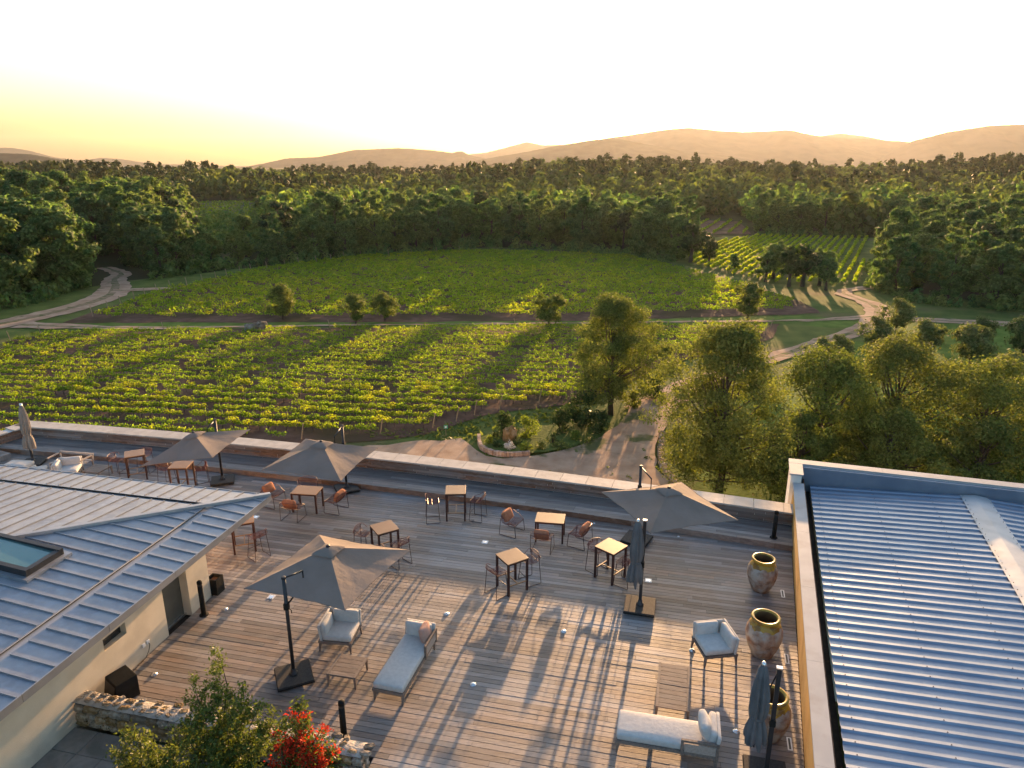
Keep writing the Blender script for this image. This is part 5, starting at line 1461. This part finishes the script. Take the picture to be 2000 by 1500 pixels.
merge_trees('pine_forest', iP, PF, L_pine, 'dark pines scattered over the far hills', rgt, (.95, 1.45))
# single pines on the skyline
for i, (x, y, s) in enumerate(((-196, 492, 1.3), (-12, 520, 1.25), (40, 540, 1.2), (112, 575, 1.35), (180, 560, 1.2), (215, 500, 1.5), (237, 490, 1.3), (318, 505, 1.5), (-260, 420, 1.4), (-90, 300, 1.2), (-135, 215, 1.25), (-100, 210, 1.2))):
    plant_tree('pine_tree', (x, y, float(ground(x, y))), i * 1.3, s, PT[i % 3], L_pine, 'tall umbrella pine standing out of the hill forest', 'tree', 'skyline pines')

# ------------------------------------------------------------------ single trees
SMT = [tree_meshes(400 + i, 4.6, .9, 2.15, .10, 34, 130, .125, 'round', .36, core=.38, limbs=10) for i in range(4)]
for i, (x, y, s, lab) in enumerate(((-29.9, 91.4, 1.02, 'small pale round tree at the left end of the vineyard strip'), (-19.85, 88.5, .84, 'small tree left of a close pair on the vineyard strip'), (-16.4, 90.2, .86, 'darker tree right of a close pair on the vineyard strip'),
                                    (4.6, 87.3, 1.0, 'dark round tree on the strip left of the tall oak'), (30.8, 91.3, 1.06, 'dark round tree at the right end of the vineyard strip'))):
    plant_tree('small_tree', (x, y, GZ), i * 1.7, s, SMT[i % 4], L_oak, lab, 'tree', 'small trees along the vineyard strip')
OT = [tree_meshes(420 + i, 3.6, .8, 1.8, .11, 32, 120, .11, 'round', .38, core=.36, limbs=9) for i in range(3)]
for i, (x, y, s, lab) in enumerate(((39.6, 75.3, 1.05, 'young olive tree nearest the dirt track'), (42.0, 71.0, 1.25, 'broad pale olive tree behind the oaks'), (45.8, 68.5, 1.25, 'pale olive tree on the right lawn'), (32.4, 68.2, .95, 'small dark olive tree at the edge of the track'),
                                    (30.3, 67.6, .95, 'small olive tree left of its twin at the track'), (41.2, 55.4, 1.4, 'olive tree at the right edge above the metal roof'), (46.4, 83.8, 1.15, 'olive tree by the bend of the track'), (51.5, 76.5, 1.0, 'olive bush behind the pale olive on the lawn'), (53.5, 72.0, 1.25, 'olive tree at the right edge of the view'), (44.5, 62.5, .8, 'small round olive bush on the lawn'))):
    plant_tree('olive_tree', (x, y, GZ), i * 2.1, s, OT[i % 3], L_olive, lab, 'tree', 'olive trees of the orchard')
# tall oaks close to the terrace
for i, (x, y, h, cr, base, lab, kind, seed, ncl) in enumerate(((12.9, 40.4, 10.7, 4.5, .9, 'tall oak right of the drive, left of the metal roof', 'round', 511, 200), (8.0, 54.4, 9.9, 4.2, 1.5, 'tall slender oak left of the drive at the vineyard edge', 'round', 513, 150),
                                         (19.8, 42.6, 8.6, 5.2, .4, 'spreading oak just behind the corner of the metal roof', 'round', 502, 120), (25.0, 43.8, 9.0, 5.4, .4, 'broad oak behind the middle of the metal roof', 'round', 503, 120),
                                         (30.0, 42.2, 8.2, 5.2, .4, 'leafy oak behind the right part of the metal roof', 'round', 504, 110), (34.6, 41.2, 7.4, 5.0, .4, 'oak at the right edge behind the metal roof', 'round', 505, 100), (17.0, 39.0, 5.6, 3.0, .3, 'small oak between the tall oak and the metal roof', 'round', 506, 70), (22.2, 38.6, 6.0, 3.6, .3, 'low leafy oak close behind the metal roof', 'round', 507, 80), (27.2, 38.0, 5.6, 3.4, .3, 'low round oak behind the ridge of the metal roof', 'round', 508, 80))):
    tm = tree_meshes(seed, h, base, cr, .20, int(ncl * 1.25), 210, .080, 'round' if kind == 'round' else 'oval', .205, core=0, limbs=48, squash=.7, fill=.42, bw=1.2, shell=.42)
    plant_tree('oak_tree', (x, y, GZ), i * .9, 1.0, tm, L_oak, lab, 'tree')
# grove by the second vineyard
GT = [tree_meshes(520 + i, 7.0, 2.0, 2.9, .3, 34, 60, .24, 'round', .33, limbs=8) for i in range(2)]
for i, (x, y, s, lab, m) in enumerate(((46.0, 117.6, .95, 'dark round tree with a thick trunk in the middle of the grove', L_dark), (48.3, 117.8, 1.0, 'dark round tree leaning right in the middle of the grove', L_dark), (46.3, 126, .95, 'green tree at the back of the grove', L_wood), (43.8, 122.6, .78, 'slim tree at the left of the grove', L_wood),
                                       (51.4, 118.5, .88, 'slim tree at the right of the grove', L_wood), (50.6, 114, .75, 'slim tree at the right front of the grove', L_wood), (42.0, 134.5, .5, 'small young tree beside the second vineyard', L_wood), (37.0, 148.0, 1.2, 'dark tree at the right end of the tree line', L_dark), (39.5, 143.5, .75, 'low dark bush at the right end of the tree line', L_dark))):
    pm = (GT[i % 2][0].copy(), GT[i % 2][1].copy())
    for q_ in pm: q_.materials.clear()
    plant_tree('grove_tree', (x, y, GZ), i * 1.1, s, pm, m, lab, 'tree')

# ------------------------------------------------------------------ planted island by the drive
def bush(name, loc, h, w, leaf, n, m, label, seed, cat='shrub', squash=1.0, group=None):
    rg = np.random.default_rng(seed)
    t = empty(name, loc, 0, label, cat, group)
    cl = crown_clusters(rg, 14, h, .1, w, 'round', .42)
    C = np.concatenate([np.array([x, y, z]) + ball(n // 14, rg, .5) * s for x, y, z, s in cl]); C[:, 2] = np.maximum(C[:, 2] * squash, .05)
    V, Q = leaf_quads(C, leaf * rg.uniform(.7, 1.3, len(C)), rg, np.array([0, 0, 1.]), .6)
    me = fastmesh('foliage', V, Q, {'lf': np.repeat(rg.random(len(C)), 4), 'tr': np.zeros(len(V))})
    mesh_obj('foliage', me, t, m)
    st = MB()
    for x, y, z, s in cl[:7]: st.tube([(0, 0, 0), (x * .4, y * .4, z * .5), (x, y, z)], [.03, .02, .008], 4)
    st.build('stems', M_bark, t)
    return t
bush('evergreen_shrub', (-.7, 49.3, GZ), 2.0, 1.15, .09, 1300, L_dark, 'round dark evergreen in the walled flower bed', 600)
bush('lime_shrub', (1.05, 49.0, GZ), 1.9, .85, .07, 1200, L_lime, 'feathery lime green shrub in the flower bed', 601)
bush('evergreen_shrub', (3.7, 50.4, GZ), 1.9, 1.05, .09, 1200, L_dark, 'round bush in the middle of the planted island', 602)
bush('evergreen_shrub', (5.6, 51.6, GZ), 2.9, 1.7, .11, 1900, L_dark, 'largest dark bush beside the slender oak', 603)
bush('evergreen_shrub', (6.6, 50.2, GZ), 1.7, 1.1, .10, 1000, L_dark, 'dark bush at the right front of the island', 604)
bush('wild_shrub', (12.3, 58.5, GZ), 2.7, 1.2, .12, 1100, L_dark, 'dark narrow bush between the two tall oaks', 605)
bush('wild_shrub', (10.0, 56.0, GZ), 1.5, .9, .1, 700, L_oak, 'low brown green bush at the foot of the slender oak', 606)
for i, (x, y, h, w, m, lab) in enumerate(((-1.6, 47.9, .7, .5, L_lime, 'bright grass clump at the left of the flower bed'), (-.2, 46.9, .6, .45, L_white, 'white flowering plant in the flower bed'), (.9, 46.6, .7, .5, L_lime, 'tall green clump at the front of the flower bed'), (1.9, 46.9, .65, .6, L_shrub, 'green mound right of the brick edging'),
                                          (2.9, 47.9, .8, .5, L_olive, 'grey green lavender clump in the island'), (4.6, 48.6, .8, .5, L_lime, 'pale green clump below the dark bushes'), (-1.1, 47.2, .5, .5, L_dark, 'low dark plant inside the brick edging'), (.3, 47.7, .6, .7, L_dark, 'dark ground plant in the middle of the flower bed'), (3.4, 47.2, .4, .9, L_shrub, 'low spreading green plant at the island front'), (5.4, 48.4, .35, 1.1, L_shrub, 'low green ground plant at the right of the island'))):
    bush('bed_plant', (x, y, GZ + .1), h, w, .05, 500, m, lab, 620 + i, 'plant')
isl = tag(MB().lathe([(0.01, .12), (3, .12)], 3).build('flower_bed', M_soil), 'dark soil bed of the planted island', 'flower bed', kind='structure'); isl.data.clear_geometry()
IP = jag([(-2.35, 48.9), (-2.15, 47.1), (-1.4, 46.1), (-.3, 45.75), (1.2, 45.95), (2.4, 46.2), (4.2, 47.2), (6.6, 49.2), (7.5, 51.5), (6.5, 53), (2.5, 51.6), (-1.0, 50.6)], .7, .1, 4)
isl.data.from_pydata([(x, y, GZ + .2) for x, y in IP], [], [tuple(range(len(IP)))]); isl.data.materials.clear(); isl.data.materials.append(M_grass)
ed = empty('brick_edging', (0, 0, GZ), 0, 'curved low brick edging round the flower bed', 'edging')
epts = [(-2.45, 49.3), (-2.4, 48.2), (-2.2, 47.1), (-1.75, 46.4), (-1.1, 45.95), (-.4, 45.72), (.4, 45.75), (1.25, 45.9)]
rg = random.Random(8)
M_brick = mat('old_brick', (.30, .19, .14), (.42, .30, .23), rough=.9, scale=8, bump=.3, objrnd=.2)
for i in range(len(epts) - 1):
    a, b = Vector(epts[i]), Vector(epts[i + 1]); L = (b - a).length; ang = math.atan2((b - a).y, (b - a).x); n = max(1, round(L / .15))
    for k in range(n):
        c = a.lerp(b, (k + .5) / n)
        MB().box((c.x, c.y, .2 + rg.uniform(-.02, .02)), (L / n - .012, .24, .40), ang + rg.uniform(-.06, .06)).build('brick', M_brick, ed)
ke = empty('stone_edging', (0, 0, GZ), 0, 'curved cobble edging along the right side of the drive', 'edging')
kp = [(11.3, 50.0), (11.0, 48.6), (10.5, 46.6), (10.15, 44.6), (10.1, 42.6), (10.5, 40.8), (11.3, 39.2)]
for i in range(len(kp) - 1):
    a, b = Vector(kp[i]), Vector(kp[i + 1]); L = (b - a).length; n = max(1, round(L / .33))
    for k in range(n):
        c = a.lerp(b, (k + .5) / n); o = bpy.data.objects.new('stone', SM[(i * 7 + k) % 8]); COL.objects.link(o); o.parent = ke
        o.location = (c.x, c.y, .22); o.scale = (.40, .34, .34 + rg.uniform(-.03, .05)); o.rotation_euler = (0, 0, rg.uniform(0, 6))
rk = empty('boulder', (-.15, 48.3, GZ + .1), .4, 'upright pinkish rock among the bed plants', 'rock')
o = bpy.data.objects.new('rock_mass', SM[2]); COL.objects.link(o); o.parent = rk; o.scale = (.9, .7, 1.3); o.location = (0, 0, .5)
for i, (x, y, s, lab) in enumerate(((-32.0, 84.9, 1.0, 'grey boulder left of a pair on the grass strip'), (-30.6, 84.9, 1.35, 'pinkish boulder right of a pair on the grass strip'))):
    rk = empty('boulder', (x, y, GZ), i * 1.2, lab, 'rock'); o = bpy.data.objects.new('rock_mass', SM[i + 4]); COL.objects.link(o); o.parent = rk; o.scale = (1.2 * s, .9 * s, 1.0 * s); o.location = (0, 0, .35 * s)
sg = empty('small_sign', (-4.95, 49.8, GZ), 0, 'small green sign on a thin post at the vineyard edge', 'sign')
MB().tube([(0, 0, 0), (0, 0, .6)], .02, 6).build('post', M_post, sg)
MB().box((0, 0, .72), (.30, .02, .26)).build('panel', mat('sign_green', (.05, .28, .16), (.06, .32, .19), rough=.5), sg); MB().box((0, -.012, .72), (.14, .004, .12)).build('emblem', M_plate, sg)
# tufts in the drive
for i in range(70):
    x, y = rgt.uniform(-6, 11), rgt.uniform(37, 47.5)
tp = [(float(rgt.uniform(-12, 10)), float(rgt.uniform(38, 48))) for _ in range(260)]
tp = [p for p in tp if math.sin(p[0] * 1.1) * math.sin(p[1] * .9 + 1) > .25]
GTU = [lod(700 + i, 6, 10, .09, 'round', .32, .02, .42, .4) for i in range(3)]
merge_trees('grass_tufts', tp, GTU, L_shrub, 'scattered grass tufts in the gravel drive', rgt, (.6, 1.3), 'grass')

LW = [(27, 66), (43, 83), (52, 94), (66, 86), (80, 70), (60, 36), (40, 30), (14, 34), (11.6, 40), (13, 50), (18, 58)]
gp = poisson(LW, .55, rgt, lambda x, y: abs(x) < .75 * y)
BL = []
for i in range(4):
    rgq = np.random.default_rng(720 + i); C_ = np.stack([rgq.normal(0, .16, 7), rgq.normal(0, .16, 7), rgq.uniform(.04, .14, 7)], 1)
    V_, _q = leaf_quads(C_, .12 * rgq.uniform(.6, 1.3, 7), rgq, np.array([0, -1.0, .6]), 1.2, .35); BL.append((V_, None, np.repeat(rgq.random(7), 4)))
merge_trees('lawn_grass', gp, BL, L_lime, 'tufts of orchard grass right of the drive', rgt, (.6, 1.5), 'grass')
vp_ = poisson([(-13, 50.0), (-5, 49.2), (-2.8, 48.5), (-2.6, 51), (4, 53.6), (6.4, 55), (5, 57), (-2, 53.8), (-6, 51.2)], .38, rgt)
merge_trees('verge_grass', vp_, BL, L_shrub, 'grass tufts along the end of the vine rows', rgt, (1.2, 2.6), 'grass')

ge = []
GE = [(-14, 46.6), (-4, 48.9), (-2.6, 46.6), (-.6, 45.2), (1.6, 45.6), (4.5, 47.5), (7.4, 50.3), (9.5, 54.5), (10.6, 57.2)]
for i in range(len(GE) - 1):
    for t_ in np.arange(0, 1, .012 * 8 / max(1, math.hypot(GE[i + 1][0] - GE[i][0], GE[i + 1][1] - GE[i][1]))):
        ge.append((GE[i][0] + (GE[i + 1][0] - GE[i][0]) * t_ + rgt.normal(0, .35), GE[i][1] + (GE[i + 1][1] - GE[i][1]) * t_ + rgt.normal(0, .35)))
merge_trees('verge_grass', ge, BL, L_olive, 'ragged grass along the edge of the gravel drive', rgt, (.7, 1.6), 'grass')

# ------------------------------------------------------------------ shrubs in front of the stone wall
def airy_shrub(name, loc, stems, leaf, label, seed, mats, redtop=0.0, dens=60):
    """upright leafy shoots; stems: (x, y, height, spread)"""
    rg = np.random.default_rng(seed); t = empty(name, loc, 0, label, 'shrub')
    w = MB(); C = []; RC = []
    for (sx, sy, h, sp) in stems:
        base = Vector((sx * .35, sy * .35, 0)); top = Vector((sx, sy, h))
        pts = [base, base.lerp(top, .4) + Vector((rg.normal(0, .05), rg.normal(0, .05), 0)), base.lerp(top, .75) + Vector((rg.normal(0, .05), rg.normal(0, .05), 0)), top]
        w.tube(pts, [.022, .015, .010, .004], 5)
        nb = int(5 + h * 7)
        for k in range(nb):
            f = .12 + .86 * k / nb; st = base.lerp(top, f); a = rg.uniform(0, 6.28); L = sp * (1.1 - .75 * f) * rg.uniform(.5, 1.2)
            en = st + Vector((math.cos(a) * L, math.sin(a) * L, L * rg.uniform(.35, .9)))
            w.tube([st, st.lerp(en, .5) + Vector((0, 0, -.02)), en], [.007, .005, .003], 4)
            n = int(dens * L / sp) + 8
            tt = rg.random(n) ** .6
            c = np.array(st)[None] + (np.array(en) - np.array(st))[None] * tt[:, None] + rg.normal(0, .055, (n, 3))
            (RC if rg.random() < redtop * (0.35 + f) else C).append(c)
        C.append(np.array(top)[None] + rg.normal(0, .05, (14, 3)) - np.array([0, 0, .04]))
    w.build('stems', M_bark, t)
    for nm, CC, m in (('foliage', C, mats[0]), ('red_shoots', RC, mats[1] if len(mats) > 1 else None)):
        if not CC or m is None: continue
        CC = np.concatenate(CC); V, Q = leaf_quads(CC, leaf * rg.uniform(.6, 1.3, len(CC)), rg, np.array([0, 0, 1.]), .35, .42)
        mesh_obj(nm, fastmesh(nm, V, Q, {'lf': np.repeat(rg.random(len(CC)), 4), 'tr': np.zeros(len(V))}), t, m)
    return t
airy_shrub('leafy_shrub', (-5.65, 10.95, -.13), [(.22, .15, 3.0, .50), (-.25, .0, 2.35, .55), (.62, .05, 2.35, .50), (-.05, -.2, 2.1, .6), (.95, -.05, 2.0, .5), (.45, -.2, 1.9, .6), (-.55, -.15, 1.7, .6), (1.15, .1, 1.7, .5)], .040, 'tall airy green shrub in front of the stone wall', 801, [L_shrub], dens=130)
airy_shrub('leafy_shrub', (-6.85, 10.75, -.13), [(-.25, .05, 1.55, .42), (.05, -.1, 1.35, .42), (-.55, -.1, 1.15, .42), (.35, -.15, 1.1, .4), (.55, -.1, 1.25, .4)], .040, 'lower pale green shrub over the patio slabs', 802, [L_shrub], dens=120)
airy_shrub('photinia_shrub', (-4.0, 10.85, -.13), [(-.1, .1, 2.0, .42), (.18, .05, 1.8, .42), (-.35, .0, 1.65, .42), (.38, -.05, 1.45, .42), (.0, -.2, 1.5, .5), (-.3, -.25, 1.3, .5), (.35, -.25, 1.1, .45), (.55, .05, 1.05, .4)], .04, 'red tipped photinia shrub at the end of the stone wall', 803, [L_shrub, L_red], redtop=.42, dens=130)

# ------------------------------------------------------------------ haze
hz = MB().box((0, 4130, 150), (12900, 8860, 322)).build('haze', None)
hz.data.materials.clear()
hm = bpy.data.materials.new('haze'); hm.use_nodes = True
nt = hm.node_tree; nt.nodes.remove(nt.nodes['Principled BSDF'])
pv = nt.nodes.new('ShaderNodeVolumePrincipled')
pv.inputs['Color'].default_value = (0.93, 0.93, 0.95, 1)
pv.inputs['Density'].default_value = 0.000028
pv.inputs['Anisotropy'].default_value = 0.45
nt.links.new(pv.outputs[0], nt.nodes['Material Output'].inputs['Volume'])
hz.data.materials.append(hm)
tag(hz, 'thin golden evening haze over the whole valley', 'haze', kind='stuff')
